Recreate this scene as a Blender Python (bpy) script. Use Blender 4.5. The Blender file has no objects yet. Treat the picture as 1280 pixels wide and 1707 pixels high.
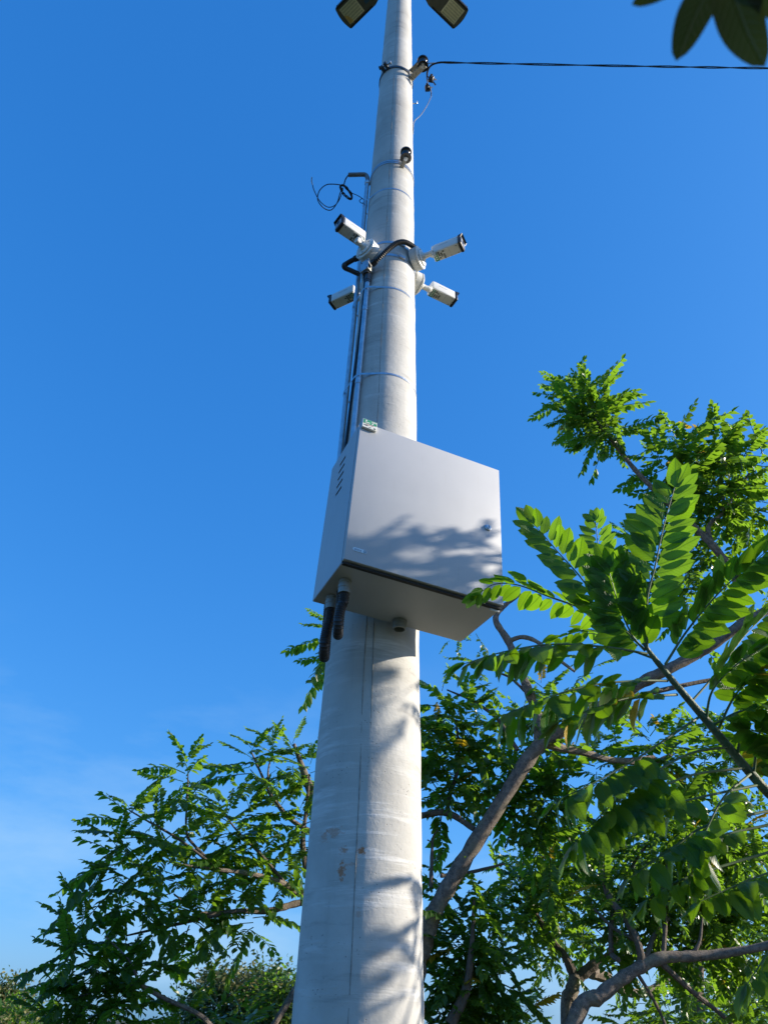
import bpy, bmesh, math, random
import numpy as np
from mathutils import Vector, Matrix, Quaternion

rng = random.Random(7)
scene = bpy.context.scene
col = scene.collection

# ------------------------------------------------------------------ camera, sky, sun, exposure
CAM_Z = 1.6
PW, PH, FPX = 1280.0, 1707.0, 1200.0
R = np.array([[0.9993805853, -0.0351914922, 0.0],
              [-0.0204826128, -0.5816714878, -0.8131658766],
              [0.0286165737, 0.8126621897, -0.5820320070]])
camd = bpy.data.cameras.new('camera')
cam = bpy.data.objects.new('camera', camd); col.objects.link(cam)
M = Matrix([list(r) for r in R]).to_4x4(); M.translation = Vector((0, 0, CAM_Z))
cam.matrix_world = M
camd.sensor_fit = 'VERTICAL'; camd.sensor_height = 9.6; camd.sensor_width = 7.2
camd.lens = FPX / PH * 9.6
camd.clip_start = 0.05; camd.clip_end = 3000
camd.dof.use_dof = True; camd.dof.focus_distance = 2.75; camd.dof.aperture_fstop = 1.9
scene.camera = cam

SUN_EL, SUN_AZ = math.radians(22), math.radians(89.5)      # azimuth clockwise from +Y
SUN = Vector((math.sin(SUN_AZ) * math.cos(SUN_EL), math.cos(SUN_AZ) * math.cos(SUN_EL), math.sin(SUN_EL)))
world = bpy.data.worlds.new('World'); scene.world = world; world.use_nodes = True
nt = world.node_tree; nt.nodes.clear()
out = nt.nodes.new('ShaderNodeOutputWorld'); bg = nt.nodes.new('ShaderNodeBackground')
sky = nt.nodes.new('ShaderNodeTexSky'); sky.sky_type = 'NISHITA'; sky.sun_disc = False
sky.sun_elevation = SUN_EL; sky.sun_rotation = SUN_AZ
sky.altitude = 0; sky.air_density = 1.0; sky.dust_density = 1.0; sky.ozone_density = 2.5
hsv = nt.nodes.new('ShaderNodeHueSaturation'); hsv.inputs['Saturation'].default_value = 1.22
hsv.inputs['Hue'].default_value = 0.503
# thin cloud veil low over the horizon, all the way round
tc = nt.nodes.new('ShaderNodeTexCoord')
sep = nt.nodes.new('ShaderNodeSeparateXYZ'); nt.links.new(tc.outputs['Generated'], sep.inputs[0])
mp = nt.nodes.new('ShaderNodeMapping'); mp.inputs['Scale'].default_value = (2.2, 2.2, 6.5)
mp.inputs['Location'].default_value = (0.35, 0.1, 0.3)
nt.links.new(tc.outputs['Generated'], mp.inputs[0])
noi = nt.nodes.new('ShaderNodeTexNoise'); noi.inputs['Scale'].default_value = 1.6
noi.inputs['Detail'].default_value = 7; noi.inputs['Roughness'].default_value = 0.56
nt.links.new(mp.outputs[0], noi.inputs['Vector'])
cr = nt.nodes.new('ShaderNodeMapRange'); cr.inputs['From Min'].default_value = 0.47; cr.inputs['From Max'].default_value = 0.72
nt.links.new(noi.outputs['Fac'], cr.inputs['Value'])
el = nt.nodes.new('ShaderNodeMapRange'); el.inputs['From Min'].default_value = 0.42; el.inputs['From Max'].default_value = 0.0
nt.links.new(sep.outputs['Z'], el.inputs['Value'])
mu = nt.nodes.new('ShaderNodeMath'); mu.operation = 'MULTIPLY'
nt.links.new(cr.outputs[0], mu.inputs[0]); nt.links.new(el.outputs[0], mu.inputs[1])
mu2 = nt.nodes.new('ShaderNodeMath'); mu2.operation = 'MULTIPLY'; mu2.inputs[1].default_value = 0.8
nt.links.new(mu.outputs[0], mu2.inputs[0])
mix = nt.nodes.new('ShaderNodeMix'); mix.data_type = 'RGBA'
nt.links.new(mu2.outputs[0], mix.inputs['Factor'])
# clear tropical air: bluer than the model's and with a softer rise towards the horizon, the same all round
sc_ = nt.nodes.new('ShaderNodeSeparateColor'); cc_ = nt.nodes.new('ShaderNodeCombineColor')
nt.links.new(sky.outputs[0], hsv.inputs['Color']); nt.links.new(hsv.outputs[0], sc_.inputs[0])
for k_, (gm_, kk_) in enumerate(((.87, .52), (.57, .76), (.45, 1.23))):
    m0 = nt.nodes.new('ShaderNodeMath'); m0.operation = 'MULTIPLY'; m0.inputs[1].default_value = 0.13
    m1 = nt.nodes.new('ShaderNodeMath'); m1.operation = 'POWER'; m1.inputs[1].default_value = gm_
    m2 = nt.nodes.new('ShaderNodeMath'); m2.operation = 'MULTIPLY'; m2.inputs[1].default_value = kk_ * 4.8
    nt.links.new(sc_.outputs[k_], m0.inputs[0]); nt.links.new(m0.outputs[0], m1.inputs[0])
    nt.links.new(m1.outputs[0], m2.inputs[0]); nt.links.new(m2.outputs[0], cc_.inputs[k_])
nt.links.new(cc_.outputs[0], mix.inputs['A'])
mix.inputs['B'].default_value = (2.1, 3.3, 4.6, 1)
nt.links.new(mix.outputs['Result'], bg.inputs['Color'])
bg.inputs['Strength'].default_value = 0.13
nt.links.new(bg.outputs[0], out.inputs['Surface'])
sl = bpy.data.lights.new('sun', 'SUN'); sl.energy = 5.0; sl.angle = math.radians(0.53); sl.color = (1.0, 0.9, 0.76)
so = bpy.data.objects.new('sun', sl); col.objects.link(so)
so.rotation_euler = SUN.to_track_quat('Z', 'Y').to_euler(); so.location = (6, 0, 12)
vs = scene.view_settings
vs.view_transform = 'Standard'; vs.look = 'None'; vs.gamma = 1; vs.use_curve_mapping = False
vs.exposure = 0.72
scene.render.engine = 'CYCLES'
scene.cycles.max_bounces = 8; scene.cycles.transparent_max_bounces = 8
scene.cycles.use_denoising = True
try: scene.cycles.denoiser = 'OPENIMAGEDENOISE'
except Exception: pass

# ------------------------------------------------------------------ measuring helpers (photo px -> ray from the camera)
def ray(x, y): return R @ np.array([(x - 640) / FPX, -(y - 853.5) / FPX, -1.0])
def at(x, y, Y):                     # the point seen at (x, y) at horizontal distance Y
    r = ray(x, y); p = r * (Y / r[1]); return Vector((p[0], p[1], p[2] + CAM_Z))
def on_z(x, y, h):                   # the point seen at (x, y) at height h above the camera
    r = ray(x, y); p = r * (h / r[2]); return Vector((p[0], p[1], p[2] + CAM_Z))
D0 = 2.59; AX = Vector((-0.0235, 2.5899, 0))
def pole_r(h): return 0.1937 - 0.0118 * h          # h above the camera
def on_pole(az, h, off=0.0):         # az in degrees from the camera side, + to the right
    a = math.radians(az); k = pole_r(h) + off
    return Vector((AX.x + k * math.sin(a), AX.y - k * math.cos(a), h + CAM_Z))
def pole_hit(x, y, off=0.0):
    r = ray(x, y); h = 2.0
    for _ in range(40):
        k = pole_r(h) + off
        a = r[0]**2 + r[1]**2; b = -2 * (r[0]*AX.x + r[1]*AX.y); c = AX.x**2 + AX.y**2 - k*k
        d = max(b*b - 4*a*c, 0.0); t = (-b - math.sqrt(d)) / (2*a); h = t * r[2]
    return Vector((t*r[0], t*r[1], t*r[2] + CAM_Z))

# ------------------------------------------------------------------ materials
def new_mat(name):
    m = bpy.data.materials.new(name); m.use_nodes = True
    return m, m.node_tree, m.node_tree.nodes['Principled BSDF']
def mat(name, c, rough=0.5, metal=0.0, var=0.08, scale=14.0, bump=0.0, bscale=60.0, spec=0.5):
    m, t, b = new_mat(name)
    b.inputs['Roughness'].default_value = rough; b.inputs['Metallic'].default_value = metal
    b.inputs['Specular IOR Level'].default_value = spec
    tcn = t.nodes.new('ShaderNodeTexCoord')
    n = t.nodes.new('ShaderNodeTexNoise'); n.inputs['Scale'].default_value = scale; n.inputs['Detail'].default_value = 6
    t.links.new(tcn.outputs['Object'], n.inputs['Vector'])
    r = t.nodes.new('ShaderNodeValToRGB')
    r.color_ramp.elements[0].position = 0.3; r.color_ramp.elements[1].position = 0.72
    r.color_ramp.elements[0].color = [x * (1 - var) for x in c] + [1]
    r.color_ramp.elements[1].color = [min(1, x * (1 + var)) for x in c] + [1]
    t.links.new(n.outputs['Fac'], r.inputs[0]); t.links.new(r.outputs[0], b.inputs['Base Color'])
    rr = t.nodes.new('ShaderNodeMapRange'); rr.inputs['To Min'].default_value = max(0.03, rough - 0.08); rr.inputs['To Max'].default_value = min(1, rough + 0.1)
    t.links.new(n.outputs['Fac'], rr.inputs['Value']); t.links.new(rr.outputs[0], b.inputs['Roughness'])
    if bump:
        n2 = t.nodes.new('ShaderNodeTexNoise'); n2.inputs['Scale'].default_value = bscale; n2.inputs['Detail'].default_value = 5
        t.links.new(tcn.outputs['Object'], n2.inputs['Vector'])
        bp = t.nodes.new('ShaderNodeBump'); bp.inputs['Strength'].default_value = bump; bp.inputs['Distance'].default_value = 0.01
        t.links.new(n2.outputs['Fac'], bp.inputs['Height']); t.links.new(bp.outputs[0], b.inputs['Normal'])
    return m

def concrete_mat(rust_spots):
    m, t, b = new_mat('pole_concrete')
    N, L = t.nodes.new, t.links.new
    tcn = N('ShaderNodeTexCoord')
    def noise(scale, detail=6, mapscale=None, rough=0.55, loc=(0, 0, 0)):
        n = N('ShaderNodeTexNoise'); n.inputs['Scale'].default_value = scale; n.inputs['Detail'].default_value = detail
        n.inputs['Roughness'].default_value = rough
        mp = N('ShaderNodeMapping'); mp.inputs['Scale'].default_value = mapscale or (1, 1, 1); mp.inputs['Location'].default_value = loc
        L(tcn.outputs['Object'], mp.inputs[0]); L(mp.outputs[0], n.inputs['Vector']); return n.outputs['Fac']
    def ramp(src, p0, p1, c0, c1):
        r = N('ShaderNodeValToRGB'); e = r.color_ramp.elements
        e[0].position, e[1].position = p0, p1; e[0].color = (*c0, 1); e[1].color = (*c1, 1)
        L(src, r.inputs[0]); return r.outputs[0]
    def mixc(f, a, bcol, mode='MIX', fac=None):
        x = N('ShaderNodeMix'); x.data_type = 'RGBA'; x.blend_type = mode
        if f is not None: L(f, x.inputs['Factor'])
        else: x.inputs['Factor'].default_value = fac
        for s, k in ((a, 'A'), (bcol, 'B')):
            if isinstance(s, tuple): x.inputs[k].default_value = (*s, 1)
            else: L(s, x.inputs[k])
        return x.outputs['Result']
    c = ramp(noise(5, 8), 0.3, 0.72, (0.45, 0.44, 0.405), (0.60, 0.59, 0.55))
    # casting rings: faint horizontal streaks, stronger in places
    st = noise(1.0, 5, (2.6, 2.6, 30), 0.66)
    stm = ramp(st, 0.53, 0.66, (0, 0, 0), (1, 1, 1))
    pat = ramp(noise(2.1, 3, (1, 1, 0.8)), 0.42, 0.64, (0.0,)*3, (0.85,)*3)
    stf = mixc(None, stm, pat, 'MULTIPLY', 1.0)
    c = mixc(stf, c, (0.76, 0.755, 0.73))
    dk = ramp(noise(1.0, 7, (3, 3, 20), 0.66, (3, 1, 5)), 0.58, 0.70, (0, 0, 0), (0.5,)*3)
    c = mixc(dk, c, (0.27, 0.26, 0.235))
    vs_ = ramp(noise(1.0, 7, (9, 9, .55), 0.6, (2, 8, 1)), 0.55, 0.72, (0, 0, 0), (0.42,)*3)
    c = mixc(vs_, c, (0.36, 0.345, 0.305))
    ye = ramp(noise(3.3, 5, (1, 1, 1), 0.6, (9, 4, 2)), 0.6, 0.75, (0, 0, 0), (0.35,)*3)
    c = mixc(ye, c, (0.50, 0.42, 0.27))
    # pits: small dark holes
    v = N('ShaderNodeTexVoronoi'); v.inputs['Scale'].default_value = 75; v.inputs['Randomness'].default_value = 1
    L(tcn.outputs['Object'], v.inputs['Vector'])
    pit = ramp(v.outputs['Distance'], 0.06, 0.15, (1, 1, 1), (0, 0, 0))
    pitm = ramp(noise(9, 3, None, 0.5, (1, 7, 3)), 0.50, 0.58, (0, 0, 0), (1, 1, 1))
    pit = mixc(None, pit, pitm, 'MULTIPLY', 1.0)
    c = mixc(pit, c, (0.15, 0.145, 0.13))
    for (p, s, stren) in rust_spots:                      # rust marks with shapes of their own
        vm = N('ShaderNodeVectorMath'); vm.operation = 'SUBTRACT'; vm.inputs[1].default_value = p
        L(tcn.outputs['Object'], vm.inputs[0])
        sc = N('ShaderNodeVectorMath'); sc.operation = 'MULTIPLY'; sc.inputs[1].default_value = s
        L(vm.outputs[0], sc.inputs[0])
        ln = N('ShaderNodeVectorMath'); ln.operation = 'LENGTH'; L(sc.outputs[0], ln.inputs[0])
        nn = noise(85, 6, (1, 1, 1.6), 0.7)
        ad = N('ShaderNodeMath'); ad.operation = 'MULTIPLY_ADD'; ad.inputs[1].default_value = 3.2; L(nn, ad.inputs[0]); L(ln.outputs['Value'], ad.inputs[2])
        mk = ramp(ad.outputs[0], 0.0, 1.0, (1, 1, 1), (0, 0, 0))
        mr = N('ShaderNodeMapRange'); mr.inputs['From Min'].default_value = 2.35; mr.inputs['From Max'].default_value = 1.95
        mr.inputs['To Max'].default_value = stren
        L(ad.outputs[0], mr.inputs['Value'])
        c = mixc(mr.outputs[0], c, (0.46, 0.15, 0.03))
    L(c, b.inputs['Base Color'])
    b.inputs['Roughness'].default_value = 0.88; b.inputs['Specular IOR Level'].default_value = 0.3
    hsum = N('ShaderNodeMath'); hsum.operation = 'MULTIPLY_ADD'; hsum.inputs[1].default_value = 0.22
    L(stm, hsum.inputs[0]); L(noise(38, 8, None, 0.65), hsum.inputs[2])
    h2 = N('ShaderNodeMath'); h2.operation = 'MULTIPLY_ADD'; h2.inputs[1].default_value = -1.2
    L(pit, h2.inputs[0]); L(hsum.outputs[0], h2.inputs[2])
    bp = N('ShaderNodeBump'); bp.inputs['Strength'].default_value = 0.55; bp.inputs['Distance'].default_value = 0.0035
    L(h2.outputs[0], bp.inputs['Height']); L(bp.outputs[0], b.inputs['Normal'])
    return m

def leaf_mat(name, c0, c1, tr, trans=0.42, rough=0.42, veins=False, per_object=False):
    m, t, b = new_mat(name)
    N, L = t.nodes.new, t.links.new
    if per_object:
        oi = N('ShaderNodeObjectInfo'); src = oi.outputs['Random']
    else:
        a = N('ShaderNodeAttribute'); a.attribute_name = 'tint'; src = a.outputs['Fac']
    tcn = N('ShaderNodeTexCoord')
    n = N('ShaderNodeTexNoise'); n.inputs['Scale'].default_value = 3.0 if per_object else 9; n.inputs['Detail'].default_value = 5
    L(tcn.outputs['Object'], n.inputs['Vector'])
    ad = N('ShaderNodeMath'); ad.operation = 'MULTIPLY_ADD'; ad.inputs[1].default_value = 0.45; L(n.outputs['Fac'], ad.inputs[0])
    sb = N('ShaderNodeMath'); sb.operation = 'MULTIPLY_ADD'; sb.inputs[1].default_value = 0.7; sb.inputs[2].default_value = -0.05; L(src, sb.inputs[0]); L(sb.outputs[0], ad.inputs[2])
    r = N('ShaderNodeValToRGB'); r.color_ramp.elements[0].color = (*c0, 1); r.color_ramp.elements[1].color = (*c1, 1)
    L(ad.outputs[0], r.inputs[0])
    cc = r.outputs[0]
    b.inputs['Roughness'].default_value = rough; b.inputs['Specular IOR Level'].default_value = 0.36
    tb = N('ShaderNodeBsdfTranslucent'); tb.inputs['Color'].default_value = (*tr, 1)
    if veins:
        uv = N('ShaderNodeUVMap'); uv.uv_map = 'leaf'
        sp = N('ShaderNodeSeparateXYZ'); L(uv.outputs[0], sp.inputs[0])
        ab = N('ShaderNodeMath'); ab.operation = 'ABSOLUTE'; L(sp.outputs[0], ab.inputs[0])
        ph = N('ShaderNodeMath'); ph.operation = 'MULTIPLY_ADD'; ph.inputs[1].default_value = -0.22; L(ab.outputs[0], ph.inputs[0]); L(sp.outputs[1], ph.inputs[2])
        sn = N('ShaderNodeMath'); sn.operation = 'MULTIPLY'; sn.inputs[1].default_value = 11.0; L(ph.outputs[0], sn.inputs[0])
        fr = N('ShaderNodeMath'); fr.operation = 'PINGPONG'; fr.inputs[1].default_value = 0.5; L(sn.outputs[0], fr.inputs[0])
        vr = N('ShaderNodeMapRange'); vr.inputs['From Min'].default_value = 0.10; vr.inputs['From Max'].default_value = 0.0; L(fr.outputs[0], vr.inputs['Value'])
        mr = N('ShaderNodeMapRange'); mr.inputs['From Min'].default_value = 0.09; mr.inputs['From Max'].default_value = 0.03; L(ab.outputs[0], mr.inputs['Value'])
        mx = N('ShaderNodeMath'); mx.operation = 'MAXIMUM'; L(mr.outputs[0], mx.inputs[1])
        v5 = N('ShaderNodeMath'); v5.operation = 'MULTIPLY'; v5.inputs[1].default_value = 0.7; L(vr.outputs[0], v5.inputs[0]); L(v5.outputs[0], mx.inputs[0])
        x = N('ShaderNodeMix'); x.data_type = 'RGBA'; L(mx.outputs[0], x.inputs['Factor']); L(cc, x.inputs['A'])
        x.inputs['B'].default_value = (min(1, c1[0]*1.9), min(1, c1[1]*1.6), min(1, c1[2]*1.9), 1); cc = x.outputs['Result']
        xt = N('ShaderNodeMix'); xt.data_type = 'RGBA'; L(mx.outputs[0], xt.inputs['Factor']); xt.inputs['A'].default_value = (*tr, 1)
        xt.inputs['B'].default_value = (tr[0]*0.55, tr[1]*0.6, tr[2]*0.5, 1); L(xt.outputs['Result'], tb.inputs['Color'])
        bp = N('ShaderNodeBump'); bp.inputs['Strength'].default_value = 0.35; bp.inputs['Distance'].default_value = 0.02; bp.invert = True
        L(mx.outputs[0], bp.inputs['Height']); L(bp.outputs[0], b.inputs['Normal'])
    if veins:
        n3 = N('ShaderNodeTexNoise'); n3.inputs['Scale'].default_value = 7.5; n3.inputs['Detail'].default_value = 6; n3.inputs['Roughness'].default_value = .7
        rnd = N('ShaderNodeVectorMath'); rnd.operation = 'ADD'; oi2 = N('ShaderNodeObjectInfo'); L(tcn.outputs['Object'], rnd.inputs[0]); L(oi2.outputs['Location'], rnd.inputs[1]); L(rnd.outputs[0], n3.inputs['Vector'])
        sp3 = N('ShaderNodeMapRange'); sp3.inputs['From Min'].default_value = .66; sp3.inputs['From Max'].default_value = .74; sp3.inputs['To Max'].default_value = .7; L(n3.outputs['Fac'], sp3.inputs['Value'])
        x3 = N('ShaderNodeMix'); x3.data_type = 'RGBA'; L(sp3.outputs[0], x3.inputs['Factor']); L(cc, x3.inputs['A']); x3.inputs['B'].default_value = (.16, .12, .03, 1); cc = x3.outputs['Result']
    L(cc, b.inputs['Base Color'])
    ms = N('ShaderNodeMixShader'); ms.inputs[0].default_value = trans
    L(b.outputs[0], ms.inputs[1]); L(tb.outputs[0], ms.inputs[2])
    L(ms.outputs[0], t.nodes['Material Output'].inputs['Surface'])
    return m

MT = {}
MT['galv'] = mat('galvanised_steel', (0.52, 0.55, 0.58), 0.34, 0.85, 0.14, 40, 0.15, 80)
MT['dark_steel'] = mat('dark_steel', (0.09, 0.095, 0.10), 0.45, 0.6, 0.25, 50)
MT['bracket'] = mat('bracket_steel', (0.34, 0.33, 0.29), 0.5, 0.4, 0.2, 60, 0.2, 90)
MT['black_plastic'] = mat('black_plastic', (0.014, 0.014, 0.016), 0.38, 0, 0.2, 40)
MT['rubber'] = mat('black_rubber_hose', (0.02, 0.02, 0.022), 0.5, 0, 0.3, 60)
MT['insul'] = mat('insulator_glaze', (0.018, 0.015, 0.014), 0.2, 0, 0.3, 40)
MT['grey_pvc'] = mat('grey_elbow', (0.18, 0.20, 0.22), 0.5, 0, 0.15, 40)
MT['white'] = mat('camera_white_paint', (0.74, 0.74, 0.70), 0.36, 0, 0.03, 20)
MT['white2'] = mat('mount_white_paint', (0.70, 0.71, 0.69), 0.42, 0, 0.05, 25)
MT['screw'] = mat('dark_screw', (0.05, 0.05, 0.05), 0.4, 0.7)
MT['glass'] = mat('camera_window', (0.27, 0.30, 0.36), 0.16, 0, 0.05)
MT['lens'] = mat('camera_lens', (0.01, 0.012, 0.03), 0.05, 0, 0.05)
MT['label'] = mat('label_white', (0.70, 0.71, 0.66), 0.5, 0, 0.03)
MT['green'] = mat('label_green', (0.02, 0.26, 0.13), 0.5, 0, 0.15)
MT['ink'] = mat('label_ink', (0.06, 0.07, 0.06), 0.6, 0, 0.1)
MT['pink'] = mat('label_pink_print', (0.55, 0.30, 0.30), 0.6, 0, 0.1)
def paint_mat():
    m, t, b = new_mat('cabinet_grey_paint'); N, L = t.nodes.new, t.links.new
    tcn = N('ShaderNodeTexCoord')
    def nz(sc, ms, det=6, rg=.6):
        mp_ = N('ShaderNodeMapping'); mp_.inputs['Scale'].default_value = ms; L(tcn.outputs['Object'], mp_.inputs[0])
        n = N('ShaderNodeTexNoise'); n.inputs['Scale'].default_value = sc; n.inputs['Detail'].default_value = det; n.inputs['Roughness'].default_value = rg
        L(mp_.outputs[0], n.inputs['Vector']); return n.outputs['Fac']
    def rmp(src, p0, p1, c0, c1):
        r = N('ShaderNodeValToRGB'); e = r.color_ramp.elements; e[0].position, e[1].position = p0, p1; e[0].color = (*c0, 1); e[1].color = (*c1, 1); L(src, r.inputs[0]); return r.outputs[0]
    base_ = rmp(nz(4, (1, 1, 1)), .3, .7, (.455, .46, .465), (.495, .50, .503))
    x = N('ShaderNodeMix'); x.data_type = 'RGBA'; L(rmp(nz(9, (6, 6, .5), 7, .65), .58, .74, (0,)*3, (.30,)*3), x.inputs['Factor']); L(base_, x.inputs['A']); x.inputs['B'].default_value = (.40, .385, .35, 1)
    y = N('ShaderNodeMix'); y.data_type = 'RGBA'; L(rmp(nz(46, (1, 1, 1), 8, .75), .68, .74, (0,)*3, (.5,)*3), y.inputs['Factor']); L(x.outputs['Result'], y.inputs['A']); y.inputs['B'].default_value = (.52, .52, .52, 1)
    L(y.outputs['Result'], b.inputs['Base Color'])
    rr = N('ShaderNodeMapRange'); rr.inputs['To Min'].default_value = .42; rr.inputs['To Max'].default_value = .56; L(nz(7, (3, 3, .7)), rr.inputs['Value']); L(rr.outputs[0], b.inputs['Roughness'])
    bp = N('ShaderNodeBump'); bp.inputs['Strength'].default_value = .10; bp.inputs['Distance'].default_value = .02; L(nz(3.2, (1, 1, 1), 2), bp.inputs['Height'])
    b2 = N('ShaderNodeBump'); b2.inputs['Strength'].default_value = .05; b2.inputs['Distance'].default_value = .01; L(nz(260, (1, 1, 1), 2), b2.inputs['Height']); L(bp.outputs[0], b2.inputs['Normal']); L(b2.outputs[0], b.inputs['Normal'])
    return m
MT['cab'] = paint_mat()
MT['cab_shade'] = mat('cabinet_shade_black', (0.03, 0.03, 0.03), 0.8)
MT['seal'] = mat('black_seal', (0.02, 0.02, 0.02), 0.7)
MT['gland'] = mat('grey_gland', (0.28, 0.29, 0.27), 0.45, 0.1, 0.1, 50)
MT['badge'] = mat('badge_pale', (0.62, 0.74, 0.80), 0.35, 0, 0.04)
MT['badge_ink'] = mat('badge_blue_print', (0.05, 0.14, 0.24), 0.5)
MT['lamp_body'] = mat('lamp_grey_body', (0.15, 0.155, 0.13), 0.5, 0.1, 0.12, 20)
MT['lamp_fin'] = mat('lamp_dark_fins', (0.035, 0.035, 0.035), 0.5, 0.2, 0.2, 20)
MT['lamp_glass'] = mat('lamp_led_cover', (0.85, 0.82, 0.55), 0.35, 0, 0.1, 30)
MT['lamp_led'] = mat('lamp_led_strip', (0.60, 0.59, 0.38), 0.4, 0, 0.1, 30)
MT['lamp_stain'] = mat('lamp_yellowed_cover', (0.78, 0.55, 0.18), 0.5, 0, 0.2, 50)
MT['cable'] = mat('black_cable', (0.016, 0.016, 0.02), 0.35, 0, 0.2, 60)
MT['cable_blue'] = mat('blue_black_cable', (0.012, 0.018, 0.05), 0.35, 0, 0.2, 60)
MT['bare'] = mat('bare_wire', (0.55, 0.60, 0.66), 0.3, 0.6, 0.1, 60)
def bark_mat(name, c, scale):
    m, t, b = new_mat(name); N, L = t.nodes.new, t.links.new
    tcn = N('ShaderNodeTexCoord'); b.inputs['Roughness'].default_value = .92; b.inputs['Specular IOR Level'].default_value = .25
    def nz(sc, det, rg=.6):
        n = N('ShaderNodeTexNoise'); n.inputs['Scale'].default_value = sc; n.inputs['Detail'].default_value = det; n.inputs['Roughness'].default_value = rg
        L(tcn.outputs['Object'], n.inputs['Vector']); return n.outputs['Fac']
    r = N('ShaderNodeValToRGB'); e = r.color_ramp.elements; e[0].position, e[1].position = .36, .68
    e[0].color = (*[x*.42 for x in c], 1); e[1].color = (*[x*1.25 for x in c], 1); L(nz(scale, 9, .72), r.inputs[0])
    v = N('ShaderNodeTexVoronoi'); v.inputs['Scale'].default_value = scale*3.2; L(tcn.outputs['Object'], v.inputs['Vector'])
    lr_ = N('ShaderNodeValToRGB'); lr_.color_ramp.elements[0].position, lr_.color_ramp.elements[1].position = .10, .24
    lr_.color_ramp.elements[0].color = (1, 1, 1, 1); lr_.color_ramp.elements[1].color = (0, 0, 0, 1); L(v.outputs['Distance'], lr_.inputs[0])
    x = N('ShaderNodeMix'); x.data_type = 'RGBA'; L(lr_.outputs[0], x.inputs['Factor']); L(r.outputs[0], x.inputs['A']); x.inputs['B'].default_value = (c[0]*1.9, c[1]*1.85, c[2]*1.75, 1)
    g_ = N('ShaderNodeValToRGB'); g_.color_ramp.elements[0].position, g_.color_ramp.elements[1].position = .52, .66
    g_.color_ramp.elements[0].color = (0, 0, 0, 1); g_.color_ramp.elements[1].color = (.55, .55, .55, 1); L(nz(scale*.28, 4), g_.inputs[0])
    y = N('ShaderNodeMix'); y.data_type = 'RGBA'; L(g_.outputs[0], y.inputs['Factor']); L(x.outputs['Result'], y.inputs['A']); y.inputs['B'].default_value = (c[0]*1.1, c[1]*1.2, c[2]*.95, 1)
    L(y.outputs['Result'], b.inputs['Base Color'])
    ad = N('ShaderNodeMath'); ad.operation = 'MULTIPLY_ADD'; ad.inputs[1].default_value = .35; L(lr_.outputs[0], ad.inputs[0]); L(nz(scale*2.2, 9, .75), ad.inputs[2])
    bp = N('ShaderNodeBump'); bp.inputs['Strength'].default_value = .9; bp.inputs['Distance'].default_value = .012
    L(ad.outputs[0], bp.inputs['Height']); L(bp.outputs[0], b.inputs['Normal']); return m
MT['bark'] = bark_mat('tree_bark', (0.25, 0.205, 0.17), 34)
MT['bark_pale'] = bark_mat('pale_twig_bark', (0.30, 0.245, 0.20), 40)
MT['bark_dark'] = mat('dark_twig_bark', (0.12, 0.095, 0.075), 0.9, 0, 0.3, 30, 0.7, 80)
MT['green_stem'] = mat('green_stem', (0.085, 0.12, 0.05), 0.6, 0, 0.45, 40, 0.5, 120)
MT['rachis'] = mat('leaf_stalk', (0.07, 0.12, 0.035), 0.5, 0, 0.2, 30)
MT['near_leaf'] = leaf_mat('near_leaflet', (0.020, 0.055, 0.010), (0.046, 0.112, 0.016), (0.27, 0.54, 0.014), 0.44, 0.40, True, True)
MT['yellow_leaf'] = leaf_mat('yellowing_leaflet', (0.30, 0.21, 0.02), (0.42, 0.30, 0.03), (0.6, 0.42, 0.02), 0.4, 0.45, True, True)
MT['dark_leaf'] = leaf_mat('leathery_leaf', (0.018, 0.036, 0.011), (0.030, 0.055, 0.015), (0.05, 0.08, 0.014), 0.28, 0.5, True, True)
MT['leaf'] = leaf_mat('tree_leaf', (0.015, 0.044, 0.012), (0.050, 0.112, 0.020), (0.30, 0.56, 0.028), 0.40, 0.32)
MT['leaf_y'] = leaf_mat('tree_leaf_yellow', (0.35, 0.26, 0.02), (0.45, 0.32, 0.03), (0.6, 0.42, 0.02), 0.4, 0.45)
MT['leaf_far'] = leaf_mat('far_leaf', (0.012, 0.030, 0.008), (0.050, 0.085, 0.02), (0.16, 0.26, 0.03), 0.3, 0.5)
MT['leaf_dry'] = leaf_mat('far_pale_leaf', (0.12, 0.13, 0.05), (0.26, 0.24, 0.10), (0.30, 0.28, 0.08), 0.3, 0.6)

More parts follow.
